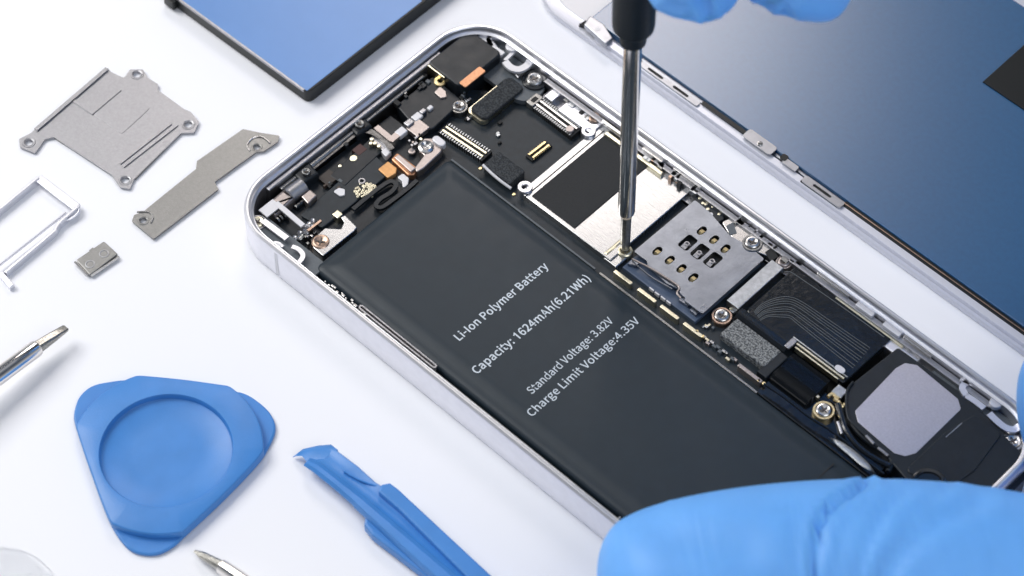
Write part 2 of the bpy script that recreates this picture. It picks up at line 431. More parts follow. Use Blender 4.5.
# print
GLYPHS = {' ': [79,[]],'(': [119,[[84,-69,103,-60,78,-7,64,50,59,109,64,168,78,225,103,277,84,286,56,232,38,174,32,109,38,44,56,-15]]],')': [119,[[35,-69,62,-15,80,44,86,109,80,174,62,232,35,286,15,277,40,225,55,168,60,109,55,50,40,-7,15,-60]]],'-': [122,[[16,86,106,86,106,110,16,110]]],'.': [98,[[49,-5,60,-1,69,7,72,20,69,32,60,41,49,44,37,41,29,32,26,20,29,7,37,-1]]],'1': [195,[[86,0,118,0,118,257,94,257,80,236,60,223,34,214,34,187,62,195,86,209]]],'2': [195,[[15,0,177,0,177,28,106,28,64,25,117,81,152,134,165,186,155,226,129,252,90,261,60,257,36,244,14,224,33,206,48,221,66,231,86,235,112,229,128,211,133,185,120,138,82,83,15,19]]],'3': [195,[[92,-5,134,4,163,29,175,69,167,100,148,121,120,134,120,136,144,149,160,169,166,197,156,232,130,254,91,261,64,257,40,246,20,231,37,210,53,223,70,232,90,235,113,230,128,216,133,195,127,170,104,152,62,146,62,121,109,115,135,97,142,70,135,44,117,28,90,22,64,26,43,37,27,51,10,31,30,13,57,0]]],'4': [195,[[119,0,149,0,149,71,183,71,183,96,149,96,149,257,114,257,7,92,7,71,119,71],[119,96,40,96,99,184,119,222,121,222,119,175]]],'5': [195,[[92,-5,133,6,164,36,176,83,165,130,137,157,98,165,84,164,72,161,60,155,67,229,163,229,163,257,39,257,30,137,47,126,61,134,75,139,90,141,118,134,137,114,143,83,136,50,116,29,89,22,62,26,42,37,26,50,9,29,30,13,56,0]]],'6': [195,[[105,-5,142,6,169,35,179,79,170,124,146,150,108,159,87,156,67,145,50,129,60,191,83,225,116,235,131,233,145,226,157,215,175,235,159,249,139,258,114,261,68,248,33,203,20,123,31,52,61,10],[50,103,68,122,86,132,103,136,128,129,144,109,149,79,143,48,128,28,105,21,78,30,59,58]]],'8': [195,[[98,-5,140,4,168,28,178,62,172,92,156,114,135,129,135,131,151,146,164,168,169,193,161,228,136,252,99,261,63,252,38,230,28,195,33,171,46,151,63,136,63,135,40,118,23,95,16,64,27,28,56,4],[116,139,87,152,66,170,57,195,63,217,77,232,98,237,122,231,137,214,142,191,139,173,130,155],[98,19,71,25,52,42,44,67,49,90,61,109,80,125,114,110,138,91,148,63,142,40,124,25]]],':': [98,[[49,137,60,140,69,148,72,161,69,174,60,182,49,186,37,182,29,174,26,161,29,148,37,140],[49,-5,60,-1,69,7,72,20,69,32,60,41,49,44,37,41,29,32,26,20,29,7,37,-1]]],'A': [213,[[1,0,34,0,59,78,153,78,177,0,211,0,124,257,88,257],[67,104,79,144,105,230,106,230,132,144,145,104]]],'B': [230,[[35,0,117,0,168,8,202,33,214,75,208,105,189,126,162,137,162,138,183,150,195,170,200,194,188,230,157,250,111,257,35,257],[68,148,68,231,107,231,141,227,161,214,168,190,161,167,141,153,106,148],[68,26,68,123,112,123,151,118,174,102,182,76,174,48,150,31,112,26]]],'C': [224,[[132,-5,163,0,189,12,211,32,193,53,176,37,156,27,133,24,91,37,63,73,54,129,64,185,92,220,134,233,155,230,172,221,187,209,204,230,187,245,163,257,134,261,76,245,35,200,20,128,35,57,75,11]]],'I': [103,[[35,0,68,0,68,257,35,257]]],'L': [190,[[35,0,180,0,180,28,68,28,68,257,35,257]]],'P': [222,[[35,0,68,0,68,102,110,102,160,111,192,137,204,181,192,226,159,250,109,257,35,257],[68,129,68,230,104,230,142,226,165,211,172,181,165,151,143,134,106,129]]],'S': [209,[[106,-5,153,5,183,31,194,68,187,100,168,122,141,137,104,153,84,162,68,175,62,196,68,215,84,228,110,233,132,230,151,222,168,209,185,230,164,246,139,257,110,261,68,252,39,228,29,193,37,162,57,141,81,127,118,111,140,101,155,87,161,65,154,44,136,29,107,24,81,28,57,39,36,56,17,33,42,13,72,0]]],'V': [202,[[82,0,120,0,201,257,168,257,127,118,102,33,101,33,76,118,34,257,0,257]]],'W': [308,[[63,0,102,0,140,155,153,213,154,213,167,155,206,0,245,0,298,257,267,257,239,117,225,34,223,34,205,117,169,257,140,257,104,117,86,34,85,34,69,117,42,257,9,257]]],'a': [197,[[76,-5,99,-1,120,9,139,23,140,23,143,0,169,0,169,117,162,158,141,185,103,195,74,191,49,182,29,170,41,148,58,158,77,165,98,168,122,161,134,144,137,120,71,107,33,84,21,49,28,20,47,2],[85,21,68,24,56,34,51,51,59,73,87,89,137,99,137,46,120,32,103,24]]],'c': [179,[[107,-5,129,-2,150,7,169,19,155,41,142,31,127,25,110,22,79,31,59,57,51,95,59,133,80,159,111,168,125,166,137,160,149,152,165,173,150,184,132,192,110,195,64,183,31,149,18,95,30,41,62,7]]],'d': [217,[[97,-5,119,-1,138,9,155,22,156,22,159,0,185,0,185,279,153,279,153,206,154,173,138,185,121,192,101,195,60,183,30,148,19,95,28,41,55,7],[104,22,76,31,58,56,51,95,59,133,79,159,106,168,122,166,137,160,153,148,153,48,137,34,121,25]]],'e': [194,[[109,-5,133,-2,154,5,172,15,160,36,146,28,130,23,113,21,81,29,59,52,50,88,178,88,179,106,170,153,145,184,103,195,62,183,31,148,18,95,31,41,63,7],[49,110,59,142,79,163,104,169,129,163,146,143,151,110]]],'g': [198,[[96,-88,147,-78,181,-54,193,-22,185,4,163,19,126,23,89,23,69,26,59,33,56,44,57,53,62,61,68,67,96,60,131,68,156,91,166,126,164,142,158,155,150,166,189,166,189,190,123,190,96,195,61,187,35,163,25,127,29,106,38,89,50,76,50,75,40,66,32,54,29,39,31,26,37,15,46,8,46,6,31,-6,21,-21,18,-37,28,-64,55,-82],[96,82,76,87,61,103,56,127,61,151,76,166,96,172,117,166,131,151,137,127,131,103,116,87],[101,-65,71,-61,52,-50,46,-32,48,-21,54,-10,65,0,90,-3,123,-3,144,-5,157,-13,161,-27,154,-46,133,-60]]],'h': [213,[[32,0,64,0,64,138,82,154,98,164,116,167,137,162,149,145,152,116,152,0,184,0,184,120,178,161,159,186,126,195,102,191,81,179,63,163,64,202,64,279,32,279]]],'i': [97,[[32,0,64,0,64,190,32,190],[48,229,59,232,67,239,70,251,67,262,59,269,48,271,37,269,30,262,27,251,30,239,37,232]]],'l': [100,[[66,-5,84,-2,80,23,73,22,64,36,64,279,32,279,32,38,36,15,47,0]]],'m': [325,[[32,0,64,0,64,138,81,154,97,164,112,167,132,162,144,145,147,116,147,0,179,0,179,138,196,154,212,164,227,167,247,162,259,145,263,116,263,0,294,0,294,120,288,161,269,186,237,195,215,190,194,178,174,159,164,178,146,191,121,195,100,191,80,179,62,162,62,162,58,190,32,190]]],'n': [214,[[32,0,64,0,64,138,82,154,98,164,116,167,137,162,149,145,152,116,152,0,184,0,184,120,178,161,159,186,126,195,102,191,81,179,62,162,62,162,58,190,32,190]]],'o': [213,[[106,-5,150,7,182,41,194,95,182,149,150,183,106,195,63,183,31,149,18,95,31,41,63,7],[106,22,77,31,58,57,51,95,58,133,77,159,106,168,135,159,154,133,161,95,154,57,135,31]]],'p': [217,[[32,-80,64,-80,64,-16,63,18,81,5,98,-2,116,-5,157,8,187,42,199,98,190,149,164,183,123,195,101,191,81,181,62,168,62,168,58,190,32,190],[111,22,97,24,81,30,64,42,64,142,82,156,99,165,115,168,144,159,160,135,165,98,158,57,139,31]]],'r': [136,[[32,0,64,0,64,122,79,148,95,162,112,166,131,163,137,191,116,195,96,190,78,176,62,155,62,155,58,190,32,190]]],'t': [132,[[92,-5,127,2,121,27,99,21,82,26,72,38,70,58,70,164,121,164,121,190,70,190,70,244,43,244,40,190,9,188,9,164,38,164,38,59,43,25,60,3]]],'y': [183,[[35,-82,68,-73,91,-50,106,-16,178,190,147,190,112,85,97,31,95,31,76,85,38,190,5,190,81,0,77,-15,67,-36,53,-50,34,-56,19,-53,13,-78]]]}
def text_on(s, p0, p1, h, size, bold, parent):
    c = bpy.data.curves.new('lettering', 'CURVE'); c.dimensions = '2D'; c.fill_mode = 'BOTH'; c.offset = .0068 if bold else .003
    x = 0
    for ch in s:
        adv, cs = GLYPHS[ch]
        for pl in cs:
            sp = c.splines.new('POLY'); n = len(pl)//2; sp.points.add(n-1); sp.use_cyclic_u = True
            for k in range(n): sp.points[k].co = ((pl[2*k]+x)/1000, pl[2*k+1]/1000, 0, 1)
        x += adv+(9 if bold else 3)
    o = bpy.data.objects.new('lettering', c); COL.objects.link(o)
    dg = bpy.context.evaluated_depsgraph_get(); me = bpy.data.meshes.new_from_object(o.evaluated_get(dg))
    bm = NB(); bm.from_mesh(me); bpy.data.objects.remove(o); bpy.data.meshes.remove(me)
    x0 = min(v.co.x for v in bm.verts); x1 = max(v.co.x for v in bm.verts)
    A, B = at(*p0, h), at(*p1, h); D = (B-A); k = D.length/(x1-x0); D.normalize(); Up = Vector((-D.y, D.x, 0))
    for v in bm.verts:
        v.co = A+D*(v.co.x-x0)*k+Up*v.co.y*size+Vector((0, 0, .0035))
    return link('printed_line', bm, M['ink'], parent, smooth=0)
for s, p0, p1, sz, bd in (("Li-Ion Polymer Battery", (459.5, 341), (549, 267), .545, 1), ("Capacity: 1624mAh(6.21Wh)", (477, 374.5), (591, 279.5), .555, 1),
                      ("Standard Voltage: 3.82V", (532, 394.5), (614, 321.5), .52, 0), ("Charge Limit Voltage:4.35V", (532, 417), (640.5, 321.5), .53, 0)):
    text_on(s, p0, p1, .551, sz, bd, battery)

# ------------------------------------------------------------------ logic board
BZ = .28
bm = NB()
# board on the right side of the battery
pts = [(-3.2, 1.02), (-3.2, .98), (4.2, .98), (4.2, 3.0), (-2.4, 3.0), (-3.3, 2.7)]
prism(bm, UVP([(-3.35, .99), (4.35, .99), (4.35, 3.0), (-2.3, 3.0), (-3.35, 2.2)]), .2, BZ)
board = link('logic_board', bm, M['pcb'], phone)

def sub(name, p1, p2, z0, z1, m, parent=board, r=0., bev=.006, label=None):
    bm = NB(); pbox(bm, p1, p2, z0, z1, r, bev); return link(name, bm, M[m], parent, label=label)

# foam covered connectors
sub('foam_block', (469, 108), (525, 87), .24, .46, 'foam', phone, r=.09, bev=.02)
bm = NB(); a = LR((469, 108), (525, 87), .46); box(bm, a[0]-.035, a[1]-.03, a[2]+.0, a[3], .3, .40, r=.09); link('foam_bracket', bm, M['palegold'], phone)
sub('foam_block', (483, 164), (525.5, 171), .24, .44, 'foam', phone, r=.04, bev=.02)
bm = NB(); tube(bm, smoothpath([at(483, 165, .44), at(490, 172, .43), at(500, 180.5, .42), at(511, 188.5, .40)], 5), .026); link('white_edging', bm, M['white'], phone)

# long gold board connector
def connector(c0, c1, halfw, h, rows, m1, m2, name='board_connector', body='palegold', nt=18):
    A, B = at(*c0, h), at(*c1, h); D = (B-A); Ln = D.length; D.normalize(); N = Vector((-D.y, D.x, 0))
    def rect(s0, s1, n0, n1): return [(A+D*s0+N*n0).xy, (A+D*s1+N*n0).xy, (A+D*s1+N*n1).xy, (A+D*s0+N*n1).xy]
    bm = NB(); prism(bm, rect(0, Ln, -halfw, halfw), .25, h-.035, .005)
    o = link(name, bm, M['void'], board)
    for r_ in rows:
        bm = NB(); prism(bm, rect(.04, Ln-.04, r_-.018, r_+.018), .27, h-.005, .003); link('contact_rail', bm, M[m1], o)
    for side in (-1, 1):
        bm = NB()
        for k in range(nt):
            s = .05+(Ln-.1)*k/(nt-1); n = side*halfw
            prism(bm, rect(s-.010, s+.010, min(n, n-side*.05), max(n, n-side*.05)), .27, h-.02)
        link('contact_pins', bm, M[m2], o)
    return o
connector((443, 126), (487, 155), .13, .40, [-.06, .03], 'palegold', 'galv')
connector((529, 157), (549, 141.5), .075, .36, [-.045, .04], 'gold', 'gold', nt=9)
o = connector((532, 97), (577, 131), .135, .42, [-.05, .045], 'bright', 'galv', nt=22)
c = at(570, 129, .42); bm = NB(); cyl(bm, c, .07, .3, .435, bev=.01); link('connector_foot', bm, M['pink'], o)
bm = NB(); A = at(535, 100, .42); prism(bm, rpoly([(A+UX*x+VX*y).xy for x, y in ((-.09, -.13), (.07, -.13), (.07, .13), (-.09, .13))], .03), .3, .425, .01); link('connector_foot', bm, M['steel_d'], o)
bm = NB(); prism(bm, [(A+UX*x+VX*y).xy for x, y in ((-.05, -.06), (.03, -.06), (.03, .06), (-.05, .06))], .3, .43); link('connector_mouth', bm, M['void'], o)

# first shield with black pad
h = .40
su0, sv0 = uv(524.5, 197, h); su1 = uv(691, 191, h)[0]; sv1 = uv(691, 191, h)[1]
bm = NB(); box(bm, su0-.13, sv0+.02, su1, sv1, .26, h, r=.02, bev=.015)
sh1 = link('shield_can', bm, M['shield'], board, label='wide bright brushed metal shield with a black pad on it')
bm = NB(); box(bm, su0-.005, sv0+.02, su0+.012, sv1-.05, h-.002, h+.006); link('shield_crease', bm, M['void'], sh1)
p = LR((532, 195.5), (651, 163), h+.02)
sub('black_pad', (532, 195.5), (651, 163), h-.01, h+.018, 'padm', sh1, bev=.004)
# small shield leaf where the screwdriver works
h = .37
bm = NB(); a = LR((603.5, 258), (631, 253), h)
box(bm, a[0], a[1], a[2]+.02, a[3], .26, h, bev=.02); link('grounding_leaf', bm, M['shield'], board)
bm = NB(); a = LR((600, 254), (622, 243), h+.04); box(bm, a[0]+.02, a[1]+.05, a[0]+.10, a[3]+.10, .3, h+.045, bev=.03); link('leaf_ridge', bm, M['palegold'], board)
screw(board, 625, 250, .41, .13, 'palegold', name='screw')

# SIM card reader
h = .47
L_, T_, R_, B_ = (628.5, 256), (690, 201), (765, 258), (702, 310)
q = LR(L_, R_, h)
bm = NB()
uA, vA, uB, vB = q
outer = UVP([(uA, vA+.13), (uA+.28, vA+.13), (uA+.34, vA+.08), (uA+.80, vA+.02), (uA+1.0, vA+.07), (uA+1.10, vA+.02), (uA+1.2, vA+.02), (uA+1.22, vA-.03), (uB, vA-.03), (uB, vB-.02), (uB-.35, vB+.0), (uB-.7, vB-.05), (uA+.35, vB+.08), (uA+.02, vB+.10)])
holes = []
goldpos = [(657.4, 251), (669.8, 260), (681.5, 268.5), (693.3, 277.5), (701.8, 230.6), (714.2, 239.6), (725.5, 248.6)]
for g in goldpos: holes.append(slot_poly(at(*g, h).xy, .098, .058, ANG+math.pi/2))
winpos = [(687.8, 242.6), (700, 251.6), (713, 260)]
for g in winpos:
    c = uv(*g, h); holes.append(rpoly(UVP([(c[0]-.10, c[1]-.15), (c[0]+.10, c[1]-.15), (c[0]+.10, c[1]+.15), (c[0]-.10, c[1]+.15)]), .045))
plate_holes(bm, rpoly(outer, .03), holes, h-.035, h)
sim = link('sim_card_reader', bm, M['simst'], board)
bm = NB(); box(bm, uA+.02, vA-.16, uB-.03, vB-.06, .2, h-.12, bev=.01); link('reader_base', bm, M['blueplas'], sim)
bm = NB(); box(bm, uA+.05, vA+.25, uB-.05, vB-.1, h-.12, h-.10); link('reader_bed', bm, M['void'], sim)
for g in goldpos:
    c = at(*g, h); bm = NB()
    tube(bm, [c+VX*-.07+Vector((0, 0, -.08)), c+VX*-.02+Vector((0, 0, -.022)), c+VX*.04+Vector((0, 0, -.035)), c+VX*.08+Vector((0, 0, -.10))], 0, flat=(.035, .006))
    link('gold_contact', bm, M['gold'], sim)
for g in winpos:
    c = at(*g, h); bm = NB()
    tube(bm, [c+VX*-.12+Vector((0, 0, -.03)), c+VX*-.03+Vector((0, 0, -.02)), c+VX*.03+UX*.02+Vector((0, 0, -.045))], 0, flat=(.045, .005))
    ring(bm, c+VX*-.02+UX*.0, [(.045, h-.012), (.045, h-.004), (.028, h-.004), (.028, h-.012)], 12)
    link('spring_contact', bm, M['steel'], sim)
# ejector lever and side mechanism
bm = NB(); tube(bm, smoothpath([at(632, 259, .49), at(650, 268, .49), at(668, 279, .49), at(679, 287, .49), at(677, 293, .49), at(681, 298, .49)], 5), .018); link('eject_spring', bm, M['pink'], sim)
bm = NB(); tube(bm, smoothpath([at(632, 261, .46), at(650, 276, .45), at(672, 289, .45)], 5), .014); link('eject_spring', bm, M['simst'], sim)
bm = NB()
for a_, b_ in (((632, 260), (640, 262)), ((683, 296), (692, 302)), ((694, 306), (700, 311))):
    bm = NB(); prism(bm, UVP([(lambda q:(q[0], q[1]))(uv(*a_, .42)), (lambda q:(q[0], q[1]-.10))(uv(*a_, .42)), (lambda q:(q[0], q[1]-.10))(uv(*b_, .42)), (lambda q:(q[0], q[1]))(uv(*b_, .42))]), .3, .42); link('lever_arm', bm, M['simst'], sim)
pass
bm = NB()
for g in ((651.5, 289), (657, 293.5), (663, 298), (668.5, 302)):
    c = uv(*g, .36); box(bm, c[0]-.045, c[1]-.012, c[0]+.045, c[1]+.012, .3, .365)
link('printed_dashes', bm, M['white'], sim)
# bright pads along the board edge facing the battery
for g, l in (((623, 277), .19), ((647, 295), .19), ((669.6, 312), .19), ((692.8, 329.4), .19), ((750, 373), .24)):
    c = uv(*g, .42); bm = NB(); box(bm, c[0]-l, c[1]-.03, c[0]+l, c[1]+.035, .27, .42, r=.02, bev=.01); link('edge_pad', bm, M['pink'] if g[0] > 720 else M['palegold'], board)
bm = NB(); box(bm, 1.0, .955, 4.3, .99, .2, .40); link('edge_strip', bm, M['steel_d'], board)
bm = NB(); box(bm, -2.3, .955, .9, .985, .2, .42); link('edge_strip', bm, M['dgrey'], board)
for g in ((480.5, 168), (514, 194), (697, 331), (703, 336), (759, 380), (764, 383)):
    c = at(*g, .42); bm = NB(); cyl(bm, c, .03, .39, .42, 12, .008); link('solder_dot', bm, M['gold'], board)

# dotted black flex beside the reader
bm = NB(); prism(bm, ppoly([(690, 196), (699, 192), (722, 209), (724, 219), (716, 224), (700, 212)], .44, .05), .3, .44, .01)
fl = link('dotted_flex', bm, M['black'], board)
for g in ((700, 198), (706, 204), (713, 206.5), (708, 209), (703, 203), (719, 214)):
    c = at(*g, .445); bm = NB(); cyl(bm, c, .028, .4, .449, 12, .006); link('gold_dot', bm, M['palegold'], fl)
bm = NB(); cyl(bm, at(711, 214, .445), .035, .4, .449, 12, .006); link('white_dot', bm, M['white'], fl)
# silver bracket right of the reader with its screws
bm = NB(); prism(bm, ppoly([(722, 222), (730, 218), (742, 228), (758, 232), (768, 243), (776, 250), (768, 256), (752, 250), (738, 245), (728, 232)], .46, .03), .3, .46, .01)
br = link('screw_bracket', bm, M['bright'], board)
bm = NB(); prism(bm, ppoly([(726, 226), (733, 222), (737, 233), (730, 235)], .47, .01), .4, .468); link('bracket_gap', bm, M['dgrey'], br)
bm = NB(); prism(bm, ppoly([(765, 252), (772, 247), (778, 256), (771, 262)], .47, .01), .38, .465); link('bracket_gap', bm, M['void'], br)
screw(board, 752.5, 241.5, .52, .125, 'bright', 'steel_d')
screw(board, 784, 261, .47, .10, 'pink', 'pink')
# second plate beyond the reader
sub('cover_plate', (726.6, 300), (784, 268), .27, .47, 'galv', board, bev=.012)
screw(board, 722, 314.5, .40, .125, 'bright', 'bronze')
# speckled cover
sub('speckled_cover', (720, 333), (781.7, 351), .26, .44, 'foam2', board, r=.03, bev=.03)
# capacitors strewn on the board edges
cap_zones = [((693, 326), (738, 360), 16), ((540, 92), (580, 124), 14), ((440, 118), (486, 150), 0), ((728, 308), (735, 315), 4), ((552, 108), (560, 122), 5)]
random.seed(3)
for i, (p0, p1, n) in enumerate(cap_zones):
    for k in range(n):
        f = (k+random.random()*.6)/max(n, 1)
        off = random.choice((-1, 1))*random.uniform(1, 4)
        if i == 1: off = random.choice((-1, 1))*random.uniform(9.5, 13)
        if i == 0: off = random.uniform(-5, -1)
        x = p0[0]+(p1[0]-p0[0])*f+off*.62; y = p0[1]+(p1[1]-p0[1])*f-off*.78
        c = uv(x, y, .34); w_, l_ = random.choice(((.018, .03), (.022, .04), (.03, .03)))
        bm = NB(); box(bm, c[0]-l_, c[1]-w_, c[0]+l_, c[1]+w_, .27, .34, bev=.006)
        link('chip_capacitor', bm, M[random.choice(('pink', 'galv', 'bright', 'palegold', 'dgrey'))], board)

# standoffs and screws of the upper board
screw(board, 588.5, 130.5, .46, .125, 'alu', name='standoff', hole=True)
screw(board, 525, 186.5, .46, .125, 'alu', name='standoff', hole=True)
bm = NB(); ring(bm, at(534.7, 79, .44), [(.22, .2), (.22, .44), (.18, .45), (.14, .44), (.13, .3)], 28); link('screw_seat', bm, M['gloss'], phone)
screw(phone, 534.7, 78, .50, .14, 'bright')
screw(phone, 459, 105, .44, .11, 'bright', 'steel_d')
screw(frame, 594.5, 117, .47, .10, 'bronze', 'palegold')
screw(frame, 680, 179, .45, .09, 'bronze', 'steel_d')
screw(frame, 830.5, 290.5, .45, .095, 'bronze', 'steel_d')
screw(frame, 257.8, 221, .52, .11, 'palegold', 'steel')
screw(phone, 824, 409, .46, .13, 'bright', 'gold')
screw(phone, 1013, 440, .46, .13, 'bright', 'steel')
screw(phone, 320.5, 241, .46, .155, 'bronze', None)
# bars on the right rail
for g, l, w_, m_ in (((653, 154), .22, .035, 'bright'), ((688, 177), .30, .03, 'bright'), ((612, 127), .22, .03, 'bright'), ((865, 309), .17, .04, 'white'), ((892, 329), .17, .04, 'white'), ((834, 283), .33, .04, 'bright'), ((918, 346), .28, .03, 'bright')):
    c = uv(*g, .55); bm = NB(); box(bm, c[0]-l, c[1]-w_, c[0]+l, c[1]+w_, .45, .55, r=.02, bev=.01); link('rail_tab', bm, M[m_], frame)
bm = NB(); a = uv(606, 132, .46); b = uv(667, 170, .46); box(bm, a[0], a[1]-.045, b[0], a[1]+.03, .3, .47, bev=.015); link('gold_strip', bm, M['palegold'], frame)
bm = NB(); a = uv(836, 297, .46); b = uv(905, 345, .46); box(bm, a[0], a[1]-.03, b[0], a[1]+.02, .3, .47, bev=.015); link('gold_strip', bm, M['palegold'], frame)

# ------------------------------------------------------------------ display flex with traces
h = .46
d0 = LR((745, 308.5), (892, 338), h)
bm = NB(); box(bm, d0[0]+.04, d0[1]-.02, d0[2], d0[3]+.05, .3, h, r=.05, bev=.015)
dfl = link('display_flex', bm, M['gloss'], phone)
def tr(P, n=8, w=.006):
    bm = NB(); tube(bm, smoothpath([at(x, y, h+.003) for x, y in P], n), 0, flat=(w, .002)); link('trace', bm, M['trace'], dfl)
for k in range(9):
    o_ = k*2.3+(1.2 if k > 3 else 0)+(1.5 if k > 6 else 0)
    tr([(754+o_*.3, 312+o_*.4), (762+o_*.3, 304+o_*.6), (776+o_*.2, 298+o_*.9), (790, 297+o_*1.0), (804-o_*.3, 303+o_*1.0), (832-o_*.5, 322+o_*1.0), (870-o_*.8, 348+o_*.95)], w=.0045)
tr([(784, 272), (790, 272), (800, 278), (838, 304), (884, 337)])
# rolled end towards the speckled cover
bm = NB()
prof = [(0, 0), (.05, .0), (.11, -.02), (.16, -.06), (.19, -.12)]
a0 = uv(743, 308.5, h); a1 = uv(789, 344, h)
loft(bm, [[W(a0[0]-.02, a0[1]-d, h+z+.004), W(a1[0]+.02, a0[1]-d, h+z+.004)] for d, z in prof], False, False, closed=False)
link('rolled_edge', bm, M['gloss'], dfl)
# silver bracket over the glossy cable
h2 = .52
q0 = uv(788, 345, h2); q1 = uv(851, 374, h2)
bm = NB(); a = uv(799, 337, h2)
box(bm, a[0]-.07, q1[1]-.09, q1[0], a[1]-.04, h2-.03, h2, r=.04, bev=.01)
clb = link('cable_clamp', bm, M['galv'], phone)
bm = NB(); box(bm, a[0]-.07, q1[1]-.30, a[0]+.03, q1[1]-.09, h2-.05, h2-.01, r=.02, bev=.01); link('clamp_arm', bm, M['steel'], clb)
bm = NB(); box(bm, a[0]+.04, q1[1]-.14, q1[0]-.03, q1[1]-.105, .35, h2-.02, bev=.008); link('clamp_lip', bm, M['palegold'], clb)
bm = NB(); box(bm, a[0]+.06, q1[1]-.19, q1[0]-.10, q1[1]-.16, .35, h2-.05, bev=.008); link('clamp_lip', bm, M['palegold'], clb)
bm = NB(); c = at(840, 369, h2+.004); prism(bm, slot_poly(c.xy, .09, .055), h2-.01, h2+.006, .003); link('white_spot', bm, M['white'], clb)
# glossy folded cable
h3 = .46
g0 = uv(774, 377, h3); gR = uv(829.5, 380, h3); gT = uv(795, 354, h3); gB = uv(807, 406, h3)
bm = NB()
u0_, u1_ = gT[0]-.02, gR[0]+.02
vt, vb = gR[1], gB[1]
pr = []
for k in range(9):
    f = k/8; pr.append((vt-(vt-vb-.16)*f, h3+.02*math.sin(f*7)))
for k in range(1, 9):
    q_ = R(90*k/8*1.5); pr.append((vb+.16-.16*math.sin(min(q_, R(135))), h3-.16+.16*math.cos(min(q_, R(135)))))
loft(bm, [[W(u0_, v, z), W(u1_, v, z)] for v, z in pr], False, False, closed=False)
geom = bm.faces[:]
ret = bmesh.ops.solidify(bm, geom=geom, thickness=.02)
link('folded_cable', bm, M['gloss'], phone)
bm = NB(); box(bm, u0_+.02, vb+.03, u1_-.02, vt-.02, .12, h3-.05); link('cable_core', bm, M['void'], phone)
sub('black_bar', (757, 371), (789, 357), .25, .42, 'black', phone, bev=.02)
sub('grey_block', (831, 391), (849, 391), .25, .46, 'galv', phone, bev=.02)
for P in ([(828, 397), (832, 394), (836, 397), (839, 399)], [(834, 399), (839, 402), (842, 407), (845, 404)]):
    bm = NB(); tube(bm, smoothpath([at(x, y, .47) for x, y in P], 4), .03); link('gold_spring', bm, M['gold'], phone)

# ------------------------------------------------------------------ speaker module
h = .50
bm = NB()
sp = [(898, 347), (850, 385), (846, 392), (846, 416), (852, 424), (883, 452), (905, 478), (925, 500), (985, 520), (1026, 478), (1024, 455), (990, 420), (968, 395), (955, 388)]
prism(bm, ppoly(sp, h, .05), .12, h, .02)
spk = link('loudspeaker_module', bm, M['black'], phone)
a = LR((854, 414), (960.5, 405), h+.01)
tt = LR((907, 364), (904, 455), h+.01)
rct = (tt[0]-.0, a[1]+.0, tt[2], a[3])
cpt = [W((a[0]), (a[1])), ]
stk = ppoly([(905, 363), (917, 365), (958, 399), (961, 409), (916, 453), (905, 456), (894, 453), (858, 422), (855, 411), (896, 368)], h+.006, .06)
bm = NB(); prism(bm, stk, h-.01, h+.006, .003); link('silver_sticker', bm, M['sticker'], spk)
bm = NB(); tube(bm, smoothpath([at(x, y, h+.02) for x, y in ((853, 382), (847, 392), (847, 412), (853, 424), (880, 448))], 6), .022); link('raised_seam', bm, M['black'], spk)
bm = NB(); prism(bm, ppoly([(905, 470), (945, 432), (975, 414), (1002, 434), (975, 470), (945, 492)], h+.02, .08), h-.01, h+.018, .012); link('raised_panel', bm, M['black'], spk)
bm = NB(); ring(bm, at(929, 484, h+.03), [(.27, h), (.27, h+.05), (.24, h+.06), (.21, h+.05), (.20, h+.02), (.001, h+.02)], 32); link('round_boss', bm, M['gloss'], spk)
bm = NB(); tube(bm, [at(946, 437, h+.025), at(962, 423, h+.025)], 0, flat=(.006, .002)); link('scratch', bm, M['galv'], spk)
# lower right end of the case beyond the speaker
bm = NB(); box(bm, 7.55, -2.2, 8.02, 3.2, .1, .42, bev=.02); link('end_block', bm, M['black'], frame)
# antenna cable and shiny foil along the battery
bm = NB(); tube(bm, smoothpath([at(x, y, .50) for x, y in ((764, 384), (785, 398), (808, 416), (830, 430), (852, 447), (868, 462), (884, 474))], 6), .022); link('antenna_cable', bm, M['gloss'], phone)
bm = NB(); tube(bm, smoothpath([at(x, y, .50) for x, y in ((838, 404), (842, 418), (846, 430), (858, 446), (874, 458), (890, 466))], 6), .05); link('antenna_cable', bm, M['gloss'], phone)
bm = NB(); tube(bm, smoothpath([at(x, y, .46) for x, y in ((852, 424), (862, 436), (878, 448), (892, 458), (888, 472))], 6), .045); link('antenna_cable', bm, M['black'], phone)
bm = NB()
top = [(828, 437), (840, 441), (855, 451), (868, 463), (876, 474)]; low = [(828, 437), (838, 446), (850, 456), (863, 467), (876, 474)]
loft(bm, [[at(*a_, .52) for a_ in smoothpath([(x, y, 0) for x, y in top], 4) for a_ in [(a_.x, a_.y)]],
          [at((a_.x+b_.x)/2, (a_.y+b_.y)/2, .555) for a_, b_ in zip(smoothpath([(x, y, 0) for x, y in top], 4), smoothpath([(x, y, 0) for x, y in low], 4))],
          [at(*a_, .53) for a_ in smoothpath([(x, y, 0) for x, y in low], 4) for a_ in [(a_.x, a_.y)]]], False, False, closed=False)
link('foil_strip', bm, M['galv'], phone, smooth=80)
for P in (((878, 448), (888, 456)), ((866, 436), (874, 444)), ((838, 422), (842, 434))):
    bm = NB(); tube(bm, [at(*P[0], .52), at(*P[1], .52)], .028); link('wire_sleeve', bm, M['steel'], phone)
bm = NB(); box(bm, 4.25, 1.0, 6.6, 1.75, .1, .34, bev=.02); link('lower_flex', bm, M['gloss'], phone)

